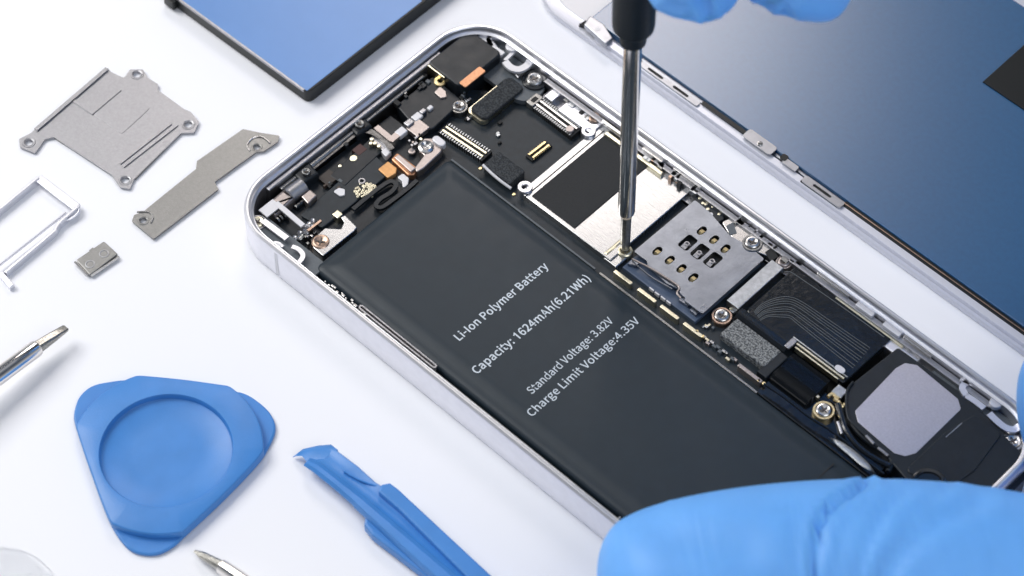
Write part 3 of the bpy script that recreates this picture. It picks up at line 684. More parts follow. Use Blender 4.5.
# ------------------------------------------------------------------ rear camera
h = .60
cq = LR((427, 62.5), (502.5, 53), h)
bm = NB(); box(bm, cq[0], cq[1], cq[2], cq[3], .12, h, r=.10, bev=.03)
camm = link('camera_module', bm, M['black'], phone)
bm = NB(); a = LR((458, 82), (486, 71), h+.004); box(bm, a[0]+.02, a[1], a[2], a[3], h-.02, h+.006, r=.03, bev=.004); link('copper_label', bm, M['copper'], camm)
bm = NB(); box(bm, cq[0]+.03, cq[1]-.02, cq[0]+.42, cq[1]+.01, .35, h-.03, bev=.006); link('gold_edge', bm, M['palegold'], camm)
bm = NB(); c = at(440, 81, .45); ring(bm, c, [(.10, .40), (.10, .45), (.05, .46), (.05, .40)], 18); link('gold_coil', bm, M['gold'], camm)
bm = NB(); prism(bm, ppoly([(434, 92), (440, 86), (446, 91), (447, 97), (441, 98)], .45, .03), .3, .45, .01); link('spring_leaf', bm, M['pink'], phone)

# ------------------------------------------------------------------ top left: flex, motor, headphone and buttons
h = .42
bm = NB(); prism(bm, ppoly([(396, 105), (433, 76), (463, 101), (434, 128), (420, 133)], h, .04), .12, h, .02); link('camera_flex', bm, M['black'], phone)
bm = NB(); prism(bm, UVP([(-3.82, -1.95), (-2.34, -1.95), (-2.34, 1.0), (-3.75, 1.0)]), .1, .30, .01); top_board = link('top_flex', bm, M['black'], phone)
bm = NB(); prism(bm, ppoly([(300, 215), (372, 152), (392, 171), (352, 205), (322, 228)], .36, .04), .2, .36, .015); link('flex_layer', bm, M['pcb'], top_board)
bm = NB(); prism(bm, ppoly([(330, 176), (372, 137), (385, 149), (345, 186)], .36, .03), .2, .37, .012); link('flex_layer', bm, M['black'], top_board)
bm = NB(); tube(bm, smoothpath([at(x, y, .42) for x, y in ((293, 184), (320, 162), (345, 142), (362, 131), (380, 137), (392, 150))], 6), 0, flat=(.05, .02)); link('black_ribbon', bm, M['gloss'], top_board)
for nm, g, r_, m_ in (('gold_pad', (353.6, 158), .065, 'palegold'), ('gold_pad', (340, 165.7), .032, 'palegold'), ('gold_pad', (411.8, 150.8), .06, 'pink'), ('gold_pad', (413, 142), .025, 'pink')):
    bm = NB(); cyl(bm, at(*g, .385), r_, .35, .385, 18, .008); link(nm, bm, M[m_], top_board)
bm = NB(); pbox(bm, (352, 150), (367, 149), .3, .375); link('red_brown_pad', bm, mat('maroon', (.06, .02, .02), .5), top_board)
bm = NB(); pbox(bm, (318, 178), (339, 177), .3, .365); link('brown_pad', bm, mat('brown_film', (.035, .026, .022), .5), top_board)
bm = NB(); prism(bm, ppoly([(333, 191), (339, 187.5), (345, 189), (345, 195), (340, 196)], .385, .03), .30, .385, .01); link('white_dab', bm, M['white'], top_board)
bm = NB(); prism(bm, ppoly([(378, 169), (388, 161), (397, 168), (396, 173), (388, 178)], .385, .02), .30, .385, .01); link('orange_pad', bm, M['orange'], top_board)
bm = NB(); prism(bm, ppoly([(391, 159), (397, 152), (417, 167), (415, 175), (408, 175)], .42, .04), .25, .42, .02); cb_ = link('copper_bracket', bm, M['copper'], phone)
bm = NB(); prism(bm, ppoly([(394, 157), (399, 154), (416, 168), (411, 172)], .47, .02), .4, .47, .015); link('bracket_bar', bm, M['pink'], cb_)
bm = NB(); prism(bm, ppoly([(402, 181), (397, 177), (403, 173), (409, 178), (408, 184), (403, 189)], .385, .03), .30, .385, .01); link('white_pad', bm, M['white'], top_board)
# speckled solder patch with its ring
bm = NB(); random.seed(11)
for k in range(70):
    a_ = random.uniform(0, 6.28); rr_ = math.sqrt(random.random())
    x, y = 365+10*rr_*math.cos(a_)+4*rr_*math.sin(a_), 190.5+7.5*rr_*math.sin(a_)-4*rr_*math.cos(a_)
    c = at(x, y, .385); ring(bm, c, [(.026, .36), (.024, .385), (.010, .388), (.009, .37)], 6)
link('dotted_patch', bm, M['palegold'], top_board)
bm = NB(); ring(bm, at(361.8, 180.8, .39), [(.058, .35), (.058, .39), (.036, .39), (.036, .35)], 20); link('ring_pad', bm, M['steel'], top_board)
# serpentine flex
bm = NB(); tube(bm, smoothpath([at(x, y, .385) for x, y in ((353, 210), (366, 199), (380, 188), (391, 182), (396, 186), (391, 193), (380, 200), (376, 206), (382, 208), (395, 199), (408, 189), (417, 181))], 6), 0, flat=(.036, .03)); link('serpentine_flex', bm, M['black'], top_board)
# silver hook and contact ladder
bm = NB(); tube(bm, [at(376, 127, .45), at(392, 140, .45)], 0, flat=(.05, .015)); tube(bm, [at(390, 141, .452), at(403, 130, .452)], 0, flat=(.055, .015)); link('hook_contact', bm, M['pink'], phone)
for k, g in enumerate(((401, 130), (409, 122), (417, 115), (423, 110.5), (430, 106))):
    s = (.09, .075, .085, .055, .05)[k]; c = uv(*g, .50); bm = NB(); box(bm, c[0]-s*.8, c[1]-s, c[0]+s*.8, c[1]+s, .38, .47+.03*(k % 2), r=.02, bev=.015); link('contact_leaf', bm, M['white' if k % 2 == 0 else 'steel'], phone)
bm = NB(); pbox(bm, (406, 128), (430, 127), .36, .46, r=.01, bev=.01); link('pink_contact', bm, M['pink'], phone)
# clustered metal on the upper flex
bm = NB(); prism(bm, ppoly([(369, 138), (374, 135), (388, 146), (383, 151)], .40, .02), .3, .40, .01); cc_ = link('solder_cluster', bm, M['steel'], top_board)
bm = NB(); prism(bm, ppoly([(381, 151), (387, 146.5), (391.5, 151), (386, 157)], .41, .02), .3, .41, .01); link('white_dab', bm, M['white'], top_board)
for g in ((372, 139), (375, 143), (379, 146), (371, 143)):
    bm = NB(); cyl(bm, at(*g, .44), .035, .3, .445, 10, .01); link('solder_bead', bm, M['palegold'], top_board)
bm = NB(); prism(bm, ppoly([(419, 145), (424, 138), (432, 138), (443, 147), (441, 152), (424, 168), (417, 172), (414, 168), (424, 155), (419, 151)], .45, .03), .3, .45, .02)
cu = link('copper_ground_plate', bm, M['pink'], phone)
bm = NB(); ring(bm, at(426, 146, .48), [(.13, .4), (.13, .47), (.09, .49), (.05, .46), (.001, .45)], 20); link('plate_dimple', bm, M['bright'], cu)
bm = NB(); c = at(439, 140.5, .50); prism(bm, slot_poly(c.xy, .13, .07), .4, .50, .02); link('white_spot', bm, M['white'], cu)
# black bracket and screws on the top rail
for g, r_ in (((359.5, 123), .085), ((306, 171), .075)):
    c = at(*g, .55); bm = NB(); prism(bm, [Vector(c.xy)+Vector(W(x, y).xy) for x, y in ((-.14, -.16), (.12, -.18), (.15, .14), (-.14, .2))], .3, .50, .04)
    link('button_bracket', bm, M['black'], frame); screw(frame, g[0], g[1], .56, r_, 'steel_d')
bm = NB(); a = uv(320, 150, .50); b = uv(350, 118, .50)
tube(bm, smoothpath([at(x, y, .56) for x, y in ((313, 146), (322, 138), (340, 122), (352, 112), (356, 112))], 4), .02); link('polished_edge', bm, M['chrome'], frame)
tube_pts = [at(x, y, .56) for x, y in ((402, 78), (404, 72), (424, 55), (437, 46), (446, 41))]
bm = NB(); tube(bm, smoothpath(tube_pts, 4), .022); link('polished_edge', bm, M['chrome'], frame)
bm = NB(); tube(bm, [at(304, 172, .42), at(340, 143, .42)], .06); link('volume_key_pin', bm, M['steel_d'], frame)
bm = NB(); tube(bm, [at(381, 101, .46), at(396, 90, .46)], .045); link('steel_pin', bm, M['steel'], frame)
# vibration motor
bm = NB(); A = at(268, 210, .42); B = at(292, 190, .42); prism(bm, ppoly([(262, 207), (283, 189), (296, 197), (275, 216)], .50, .02), .15, .50, .05); mot = link('vibration_motor', bm, M['pink'], phone)
bm = NB(); lathe(bm, at(288, 197, .42), (at(311, 186, .42)-at(288, 203, .42)), [(0, .13), (.02, .15), (.32, .15), (.34, .12)], 24); link('motor_barrel', bm, M['steel'], mot)
bm = NB(); prism(bm, ppoly([(301, 196), (310, 189), (317, 195), (308, 204)], .46, .02), .2, .46, .02); link('motor_weight', bm, M['pink'], mot)
bm = NB(); pbox(bm, (293, 205), (308, 199), .15, .40, bev=.03); link('motor_mount', bm, M['gloss'], mot)
bm = NB()
tube(bm, [at(263, 214, .53), at(277, 203, .53)], 0, flat=(.10, .015)); tube(bm, [at(276, 203, .532), at(303, 226, .532)], 0, flat=(.045, .015))
link('white_bracket', bm, M['white'], phone)
for k in range(4):
    bm = NB(); lathe(bm, at(277+k*3.0, 221-k*2.4, .40), VX*.1+UX*.0, [(0, .06), (.03, .06)], 14); link('spring_coil', bm, M['steel_d'], phone)
bm = NB(); prism(bm, ppoly([(311, 240), (325, 228), (341, 229), (344, 222), (341, 217), (345, 215), (350, 220), (357, 227), (354, 231), (323, 256), (313, 247)], .44, .02), .3, .44, .012); gp = link('ground_plate', bm, M['shield'], phone)
bm = NB(); pbox(bm, (332, 214), (343, 214), .3, .445, r=.01, bev=.01); link('gold_tab', bm, M['palegold'], gp)
random.seed(5)
for k in range(16):
    x = random.uniform(294, 313); y = 233-(x-300)*.75+random.uniform(-4, 4)
    bm = NB(); ring(bm, at(x, y, .45), [(.05, .3), (.05, .43), (.03, .45), (.01, .44)], 10, cap1=True); link('coil_bead', bm, M[random.choice(('steel', 'steel_d', 'bright'))], phone)
bm = NB(); prism(bm, ppoly([(296, 262), (309, 249), (318, 258), (307, 270)], .40, .02), .2, .40, .03); link('corner_contact', bm, M['steel'], phone)
bm = NB(); prism(bm, ppoly([(304, 262), (315, 253), (319, 259), (314, 267), (309, 266)], .44, .02), .2, .43, .01); link('corner_recess', bm, M['void'], phone)
bm = NB(); tube(bm, [at(308, 231, .47), at(321, 221, .47)], 0, flat=(.02, .02)); link('copper_leaf', bm, M['bronze'], phone)
random.seed(21)
def scatter(name, quad, n, h, mats_, parent, s0=.016, s1=.04):
    for k in range(n):
        a_, b_ = random.random(), random.random()
        x = (quad[0][0]*(1-a_)+quad[1][0]*a_)*(1-b_)+(quad[3][0]*(1-a_)+quad[2][0]*a_)*b_
        y = (quad[0][1]*(1-a_)+quad[1][1]*a_)*(1-b_)+(quad[3][1]*(1-a_)+quad[2][1]*a_)*b_
        c = uv(x, y, h); l_, w_ = random.uniform(s0, s1), random.uniform(s0, s1*.7)
        if random.random() < .5: l_, w_ = w_, l_
        bm = NB(); box(bm, c[0]-l_, c[1]-w_, c[0]+l_, c[1]+w_, h-.10, h, bev=.006); link(name, bm, M[random.choice(mats_)], parent)
scatter('chip_component', ((316, 246), (330, 236), (344, 232), (330, 246)), 0, .4, ['steel'], phone)
scatter('chip_component', ((447, 97), (458, 92), (478, 108), (466, 122)), 9, .33, ['steel', 'galv', 'dgrey', 'void'], board)
scatter('chip_component', ((500, 120), (524, 132), (512, 150), (494, 140)), 4, .32, ['dgrey', 'void', 'galv'], board)
scatter('chip_component', ((575, 112), (590, 118), (588, 126), (572, 122)), 8, .34, ['galv', 'steel', 'palegold'], board)
scatter('chip_component', ((408, 140), (420, 134), (424, 140), (412, 150)), 6, .46, ['steel', 'palegold', 'void'], phone)
scatter('chip_component', ((452, 84), (470, 92), (470, 104), (452, 98)), 8, .40, ['galv', 'void', 'steel', 'dgrey'], phone)
scatter('chip_component', ((318, 182), (336, 170), (350, 180), (328, 196)), 6, .375, ['dgrey', 'void', 'brown'], top_board)
scatter('chip_component', ((296, 234), (312, 226), (320, 236), (304, 246)), 12, .42, ['steel', 'steel_d', 'bright', 'void'], phone)
scatter('chip_component', ((700, 318), (716, 322), (712, 330), (700, 330)), 6, .33, ['galv', 'palegold', 'dgrey'], board)
scatter('chip_component', ((800, 392), (820, 392), (818, 400), (806, 400)), 4, .42, ['steel', 'void', 'palegold'], phone)
scatter('rail_fitting', ((560, 92), (600, 118), (596, 124), (556, 97)), 7, .46, ['steel_d', 'galv', 'void'], frame, .02, .06)
scatter('rail_fitting', ((640, 146), (700, 188), (696, 194), (636, 152)), 12, .50, ['steel_d', 'galv', 'void', 'bronze'], frame, .02, .07)
scatter('rail_fitting', ((724, 206), (800, 262), (796, 268), (720, 212)), 12, .50, ['steel_d', 'galv', 'void', 'steel'], frame, .02, .07)
scatter('rail_fitting', ((820, 278), (930, 356), (926, 362), (816, 284)), 14, .46, ['steel_d', 'galv', 'void', 'steel'], frame, .02, .06)
scatter('rail_fitting', ((330, 150), (440, 60), (446, 66), (338, 158)), 12, .46, ['steel_d', 'void', 'dgrey', 'black'], frame, .02, .07)
# gap fillers near the camera
bm = NB(); tube(bm, smoothpath([at(x, y, .50) for x, y in ((466, 30), (476, 33), (485, 40), (492, 43), (497, 50))], 5), .035); link('frame_rib', bm, M['white'], frame)
bm = NB(); tube(bm, smoothpath([at(x, y, .44) for x, y in ((507, 66), (514, 72), (519, 78))], 4), .03); link('spring_leaf', bm, M['steel'], phone)

# ================================================================== FRONT PANEL (upper right)
panel = thing('phone_front_panel', 'detached white framed phone front panel lying face down, dark blue metal back plate up', 'phone panel', W(2, 7.4, 0), ANG)
FR = (-4.25, 4.60, 8.6, 10.5)
bm = NB(); sweep_rr(bm, FR, .95, [(.03, 0), (0, .03), (0, .09), (.02, .115), (.05, .12), (.22, .13), (.24, .14), (.26, .13), (.28, .02), (.2, 0)], n=14)
bez = link('white_bezel', bm, M['bezel'], panel)
bm = NB(); box(bm, FR[0]+.2, FR[1]+.2, FR[2]-.2, FR[3]-.2, .01, .10, r=.6); link('bezel_floor', bm, M['white'], panel)
pz = .26
e0 = uv(583, 24, pz)
pv = 4.90
bm = NB(); box(bm, e0[0], pv, 8.45, 10.2, .10, pz, r=.03, bev=.02)
bp = link('back_plate', bm, M['navy'], panel)
# raised lip with tabs
bm = NB()
a = uv(642, 60, .25); b = uv(698, 104, .25)
def onrail(name, p0, p1, v0, v1, z0, z1, m, slots=(), r=.03, par=panel):
    a = uv(*p0, z1)[0]; b = uv(*p1, z1)[0]; bm = NB()
    poly = rpoly(UVP([(a, v0), (b, v0), (b, v1), (a, v1)]), r)
    plate_holes(bm, poly, [slot_poly((lambda q: W(q[0], (v0+v1)/2).xy)(uv(*s[0], z1)), s[1], .026) for s in slots], z0, z1)
    return link(name, bm, M[m], par)
onrail('slotted_tab', (641, 62), (699, 104), 4.69, 4.80, .2, .25, 'tabm', [((656.5, 72.5), .17), ((681, 91), .17)])
bm = NB(); box(bm, uv(641, 62, .2)[0], 4.69, uv(699, 104, .2)[0], 4.79, .1, .22); link('tab_backing', bm, M['void'], panel)
onrail('black_strip', (700, 104), (742, 135), 4.79, 4.86, .1, .255, 'slabside')
o = onrail('screw_tab', (746, 132), (770, 155), 4.72, 4.93, .25, .28, 'tabm', r=.06)
screw(o, 760, 143, .30, .05, 'bright', z0=.27)
onrail('small_tab', (781, 162), (794, 172), 4.76, 4.88, .23, .27, 'tabm')
onrail('small_tab', (776, 160), (781, 164), 4.80, 4.92, .1, .28, 'slabside')
onrail('slotted_tab', (803, 178), (841, 207), 4.69, 4.84, .21, .26, 'tabm', [((822, 191), .19)], r=.05)
bm = NB(); box(bm, uv(804, 179, .2)[0], 4.69, uv(840, 206, .2)[0], 4.82, .1, .24); link('tab_backing', bm, M['void'], panel)
bm = NB(); box(bm, uv(842, 206, .2)[0], 4.79, 8.4, 4.90, .1, .23, bev=.01); link('black_seal', bm, M['slabside'], panel)
bm = NB(); box(bm, uv(842, 206, .2)[0], 4.835, 8.4, 4.85, .2, .236); link('copper_line', bm, M['bronze'], panel)
bm = NB(); box(bm, e0[0]+1.2, 4.83, uv(842, 206, .2)[0], 4.90, .1, .20, bev=.02); link('lip', bm, M['tabm'], panel)
bm = NB(); box(bm, e0[0]+.3, 4.665, 8.3, 4.80, .1, .215, bev=.012); link('inner_wall', bm, M['bezel'], panel)
# folded corner tab
bm = NB(); prism(bm, ppoly([(584, 24), (590, 15), (604, 24), (613, 38), (606, 44)], .30, .03), .2, .30, .02); ct = link('corner_tab', bm, M['tabm'], panel)
bm = NB(); cyl(bm, at(598, 29, .303), .04, .28, .304, 12); link('tab_hole', bm, M['white'], ct)
bm = NB(); prism(bm, ppoly([(579, 24), (586, 20), (587, 27)], .2, 0), .1, .2); link('dark_notch', bm, M['void'], panel)
# black pad on the back plate
a = uv(983, 81, .30)
bm = NB(); box(bm, a[0], a[1], a[0]+.9, a[1]+1.4, pz-.01, .29, bev=.01); link('black_tape', bm, M['slabside'], bp)

# ================================================================== BLUE FACED SLAB (top left)
slab_u1 = -5.03; zt = .30
slab = thing('display_module', 'thin black slab with pale glossy blue face lying beyond the open phone', 'display', W(-7.5, 3.2, 0), ANG+R(.6))
sa = at(308, 93, zt)
def SW(x, y): # slab axes measured from its near corner
    q = ANG+R(1.6); ux = Vector((math.cos(q), math.sin(q))); q2 = ANG+math.pi/2+R(.2); vx = Vector((math.cos(q2), math.sin(q2)))
    return sa.xy+ux*x+vx*y
bm = NB(); prism(bm, rpoly([SW(-3.28, 0), SW(0, 0), SW(0, 6.2), SW(-3.28, 6.2)], [.05, .12, .05, .05]), .02, zt, .015)
link('black_body', bm, M['slabside'], slab)
bm = NB(); prism(bm, rpoly([SW(-3.25, .02), SW(-.045, .02), SW(-.045, 2.77), SW(-3.25, 2.77)], .02), zt-.02, zt+.006, .004)
link('blue_face', bm, M['bluefilm'], slab)
bm = NB(); prism(bm, [SW(-3.28, -.012), SW(-.1, -.012), SW(-.1, .022), SW(-3.28, .022)], zt-.05, zt+.003); link('silver_edge', bm, M['steel'], slab)
bm = NB(); prism(bm, rpoly([SW(-3.4, -.10), SW(-3.15, -.10), SW(-3.15, .1), SW(-3.4, .1)], .03), .05, .22, .01); link('corner_lug', bm, M['slabside'], slab)

# ================================================================== LOOSE METAL PARTS
def loose(name, label, cat, outline, holes, z1, th, m, rad, hr=.066, raise_=None):
    o_ = at(sum(p[0] for p in outline)/len(outline), sum(p[1] for p in outline)/len(outline), 0)
    T = thing(name, label, cat, o_)
    bm = NB(); poly = ppoly(outline, z1, rad)
    plate_holes(bm, poly, [circ(at(*q, z1).xy, hr, 18) for q in holes], z1-th, z1)
    p = link('plate', bm, M[m], T, smooth=30)
    for q in holes:
        bm = NB(); c = at(*q, z1); ring(bm, c, [(hr*1.75, z1-.004), (hr*1.6, z1+.010), (hr*1.3, z1+.010), (hr*1.05, z1+.002)], 24)
        link('hole_rim', bm, M[m], T)
    return T
T = loose('shield_plate', 'large square stamped steel cover plate with four screw ears on the table', 'metal plate',
  [(34, 130), (107, 67), (111, 72), (124, 78), (130, 69.5), (143, 69.5), (148, 78), (158, 84), (158, 90), (184, 109), (191, 112), (199, 122), (194, 132.5), (181, 133), (134, 179), (130, 189), (120, 187), (112, 175), (54, 137), (45, 139), (35, 153), (20, 147), (19, 139), (31, 133)],
  [(29, 142.5), (137, 74.5), (188.5, 124.5), (125.4, 180)], .055, .03, 'steel', .03)
bm = NB(); tube(bm, [at(36, 130, .07), at(107, 69, .07)], 0, flat=(.035, .02)); link('raised_rib', bm, M['steel'], T)
bm = NB(); tube(bm, [at(123, 167, .058), at(177, 125, .058)], 0, flat=(.028, .02)); tube(bm, [at(120, 164, .058), at(171, 124, .058)], 0, flat=(.018, .018)); link('pressed_line', bm, M['steel'], T)
bm = NB(); tube(bm, [at(74, 101, .058), at(92, 114, .058), at(120, 90, .058)], 0, flat=(.028, .02)); link('pressed_step', bm, M['steel'], T)
bm = NB(); prism(bm, ppoly([(93, 114), (119, 91), (150, 108), (122, 134)], .062, .04), .04, .062, .004); link('pressed_panel', bm, M['steel'], T)
bm = NB(); tube(bm, [at(113, 175, .03), at(55, 138, .03)], 0, flat=(.01, .02)); tube(bm, [at(181, 133, .03), at(135, 179, .03)], 0, flat=(.01, .02)); link('folded_edge', bm, M['steel_d'], T)

T = loose('narrow_bracket', 'long narrow steel bracket with a stepped middle beside the open phone', 'bracket',
  [(243, 129), (262, 133), (279.5, 135.5), (278, 141.5), (264, 151), (256, 152), (214.5, 182), (218.5, 189), (153.5, 239), (132, 221), (134, 215), (144, 211), (155, 202), (196, 169), (197, 161)],
  [(143.5, 220.5), (257, 147)], .06, .035, 'steel_d', .02, hr=.055)
bm = NB(); tube(bm, smoothpath([at(x, y, .065) for x, y in ((250, 151), (247, 145), (253, 138), (262, 137), (270, 143))], 4), .018); link('pressed_rim', bm, M['bright'], T)
bm = NB(); tube(bm, smoothpath([at(x, y, .065) for x, y in ((137, 212), (148, 212), (153, 217), (151, 223))], 4), .016); link('pressed_rim', bm, M['bright'], T)

# small two-dimple clip
T = thing('tiny_clip', 'tiny rectangular steel clip with two round dimples on the table', 'clip', at(96, 262, 0))
bm = NB(); prism(bm, ppoly([(76, 260), (104, 241), (118, 254), (90, 275)], .08, .03), .015, .08, .012); link('clip_body', bm, M['steel_d'], T)
for g in ((90, 264), (104, 253.5)):
    bm = NB(); ring(bm, at(*g, .085), [(.085, .076), (.08, .086), (.065, .087), (.055, .080), (.001, .079)], 18); link('dimple', bm, M['steel'], T)
bm = NB(); tube(bm, [at(91, 276, .05), at(119, 257, .05)], .025); tube(bm, [at(75, 262, .06), at(88, 275, .06)], .02); link('rolled_side', bm, M['bright'], T)
bm = NB(); pbox(bm, (89, 250), (95, 249), .01, .07, bev=.01); pbox(bm, (100, 269), (108, 264), .01, .06, bev=.01); link('lug', bm, M['steel_d'], T)

# SIM tray
T = thing('sim_tray', 'thin silver card tray frame at the left side of the table', 'card tray', at(40, 230, 0))
bm = NB()
def bar(p, q, w, z0, z1):
    A, B = at(*p, z1), at(*q, z1); D = (B-A).normalized(); N = Vector((-D.y, D.x, 0))*w
    prism(bm, [(A-N).xy, (B-N).xy, (B+N).xy, (A+N).xy], z0, z1, .012)
bar((-22, 226), (38, 177), .03, 0, .15); bar((38, 177), (77, 207), .075, .09, .13); bar((78, 206), (59, 222), .028, 0, .15)
bar((59, 222), (55, 229), .028, 0, .14); bar((56, 229), (5, 272), .03, 0, .13); bar((66, 212), (-4, 267), .014, .09, .13)
link('tray_frame', bm, M['alu'], T)
bm = NB(); bar((0, 272), (12, 286), .045, 0, .10); link('tray_foot', bm, M['alu'], T)
bm = NB(); tube(bm, smoothpath([at(79, 206, .12), at(78, 213, .10), at(70, 219, .09), at(64, 220, .09)], 4), .02); link('rounded_end', bm, M['alu'], T)

# ================================================================== LOOSE BITS / DRIVERS
tipv = at(66.5, 327.5, .30)
sh = at(38, 347, .34); dirv = (at(0, 375, .40)-sh)
T = thing('screwdriver_blade', 'chrome flat tipped screwdriver blade entering from the left side', 'screwdriver', at(20, 372, 0))
bm = NB(); D = dirv.normalized(); lathe(bm, sh, D, [(0, .06), (.01, .125), (.05, .138), (.5, .14), (1.2, .145), (6, .15)], 40); link('shaft', bm, M['shaft'], T)
bm = NB(); x, y = basis(D); Ln = (tipv-sh).length; nD = (tipv-sh).normalized()
sec = [(0, .085, .085), (.1, .08, .08), (.3, .075, .055), (Ln*.97, .065, .02), (Ln, .05, .012)]
loft(bm, [[sh+nD*t_+x*(a_*c_)+y*(b_*s_) for c_, s_ in ((1, .7), (.6, 1), (-.6, 1), (-1, .7), (-1, -.7), (-.6, -1), (.6, -1), (1, -.7))] for t_, a_, b_ in sec]); link('flat_tip', bm, M['tip'], T, smooth=20)

T = thing('pointed_driver', 'slim steel driver with chisel point near the bottom below the triangle', 'driver', at(225, 570, 0))
p0 = at(194.5, 551, .10); p1 = at(221, 566, .16); p2 = at(330, 640, .35)
bm = NB(); D = (p1-p0).normalized(); x, y = basis(D); Ln = (p1-p0).length
loft(bm, [[p0+D*t_+x*(a_*c_)+y*(b_*s_) for c_, s_ in ((1, .6), (.5, 1), (-.5, 1), (-1, .6), (-1, -.6), (-.5, -1), (.5, -1), (1, -.6))] for t_, a_, b_ in ((0, .02, .01), (.15, .06, .03), (Ln, .075, .075))]); link('chisel_tip', bm, M['tip'], T, smooth=20)
bm = NB(); lathe(bm, p1, p2-p1, [(0, .07), (.01, .115), (.3, .125), (3, .13)], 32); link('shaft', bm, M['shaft'], T)

# clear disc
T = thing('clear_disc', 'edge of a clear plastic disc in the bottom corner below the triangle', 'disc', at(-8, 600, 0))
bm = NB(); ring(bm, at(-8, 604, .06), [(.001, .01), (.96, .01), (1.0, .03), (.98, .07), (.93, .08), (.90, .05), (.001, .05)], 64); link('disc', bm, M['clear'], T)

# ================================================================== TRIANGULAR OPENING PICK
T = thing('triangular_pick', 'blue rounded triangular plastic opening pick with a round recess', 'opening tool', at(170, 462, 0))
zt_, zb_ = .075, .21
cor = [(66, 370), (291, 396), (141, 572)]
tri = [at(*c_, .08).xy for c_ in cor]
outl = [p_.xy for p_ in smoothpath([at(x, y, .09) for x, y in ((74, 410), (79, 396), (91, 385.5), (108, 381), (132, 379), (180, 383), (228, 389.5), (243, 392), (256, 399), (270, 412), (275.5, 428), (268, 447), (256, 464.5), (222, 500), (187, 532.5), (172, 546), (155, 553.5), (135, 551.5), (121, 540), (108, 518), (94, 481), (81, 443), (74, 420), (74, 410))], 5)[:-1]]
bm = NB(); prism(bm, outl, .02, zt_, .03); body = link('thin_tips', bm, M['toolblue'], T)
C0 = at(166, 450, zb_).xy
RB = 1.49; RI = 1.03
def tri_clip(ang, rad):
    """distance along ang to the rounded triangle edge, slightly inside"""
    d = Vector((math.cos(ang), math.sin(ang))); best = 9
    for i in range(len(outl)):
        a_, b_ = outl[i-1], outl[i]; e = b_-a_
        den = d.x*e.y-d.y*e.x
        if abs(den) < 1e-9: continue
        w_ = a_-C0; t_ = (w_.x*e.y-w_.y*e.x)/den; s_ = (w_.x*d.y-w_.y*d.x)/den
        if t_ > 0 and -1e-6 <= s_ <= 1.000001: best = min(best, t_)
    return min(best+.004, rad)
N_ = 160
loops = []
for ins, z in ((0, .04), (0, zb_-.025), (.008, zb_-.008), (.025, zb_)):
    loops.append([Vector((C0.x+(tri_clip(2*math.pi*k/N_, RB)-ins)*math.cos(2*math.pi*k/N_), C0.y+(tri_clip(2*math.pi*k/N_, RB)-ins)*math.sin(2*math.pi*k/N_), z)) for k in range(N_)])
for r_, z in ((RI, zb_), (RI-.012, zb_-.012), (RI-.02, zb_-.10), (RI-.035, zb_-.11), (RI*.5, zb_-.11), (.001, zb_-.11)):
    loops.append([Vector((C0.x+r_*math.cos(2*math.pi*k/N_), C0.y+r_*math.sin(2*math.pi*k/N_), z)) for k in range(N_)])
bm = NB(); loft(bm, loops, True, False); link('raised_body', bm, M['toolblue'], T, smooth=40)

# ================================================================== SPUDGER
T = thing('plastic_pry_bar', 'blue plastic pry bar with hooked tip and ribbed flanges at the bottom', 'pry tool', at(400, 530, 0))
A = at(318, 456, .25); B = at(470, 588, .25); D = (B-A).normalized(); N = Vector((-D.y, D.x, 0))
bm = NB()
def S_(t_, top_, low_, z, th): return None
def sect(t_, wl, wr, zc, h_, rib):
    o_ = A+D*t_; P = []
    for n_, z_ in ((-wl, zc-h_), (-wl-.01, zc), (-wl+.03, zc+h_), (-rib-.04, zc+h_*.9), (-rib, zc+h_+.03), (-rib+.04, zc+h_*.85), (wr*.5, zc+h_*.55), (wr-.06, zc+h_*.9), (wr, zc+h_*1.1), (wr+.03, zc+h_*.5), (wr, zc-h_)):
        P.append(o_+N*n_+Vector((0, 0, z_-.25)))
    return P
loft(bm, [sect(-.06, .24, .20, .20, .03, .12), sect(.15, .24, .22, .27, .05, .10), sect(.6, .22, .25, .27, .06, .08), sect(1.0, .22, .24, .27, .06, .06),
          sect(1.05, .23, .25, .27, .07, .06), sect(1.9, .26, .27, .28, .08, .06), sect(3.4, .30, .30, .30, .09, .06), sect(5, .34, .34, .3, .1, .06)])
sp_ = link('blade', bm, M['toolblue'], T, smooth=40)
bm = NB()
tp = at(293, 456.5, .10)
loft(bm, [[A+D*-.20+N*.20+Vector((0, 0, -.07)), A+D*-.20+N*-.27+Vector((0, 0, -.07)), A+D*-.14+N*-.27+Vector((0, 0, -.20)), A+D*-.12+N*.20+Vector((0, 0, -.16))],
          [tp+Vector((.03, .03, .03)), tp+Vector((.01, -.02, .02)), tp+Vector((.0, -.02, -.02)), tp+Vector((.03, .02, -.02))]]); bm.free()
bm = NB()
hp = [(293, 457), (302, 450), (331, 444), (337, 449), (322, 462), (306, 461)]
prism(bm, ppoly(hp, .22, .02), .12, .22, .03); bm.free()
# flanges
def flange(pts, z0, z1, rad):
    bm = NB(); prism(bm, ppoly(pts, z1, rad), z0, z1, .04); return link('flange', bm, M['toolblue'], T)
flange([(378, 491), (381, 484), (390, 482), (398, 488), (525, 606), (508, 618), (398, 508)], .20, .44, .04)
flange([(366, 511), (364, 524), (372, 534), (448, 592), (480, 600), (420, 550)], .06, .24, .05)
bm = NB(); dpt = smoothpath([at(344, 471, .335), at(352, 476, .335), at(362, 481, .335), at(376, 486, .33)], 4); tube(bm, dpt, .018); link('moulded_ridge', bm, M['toolblue'], T)
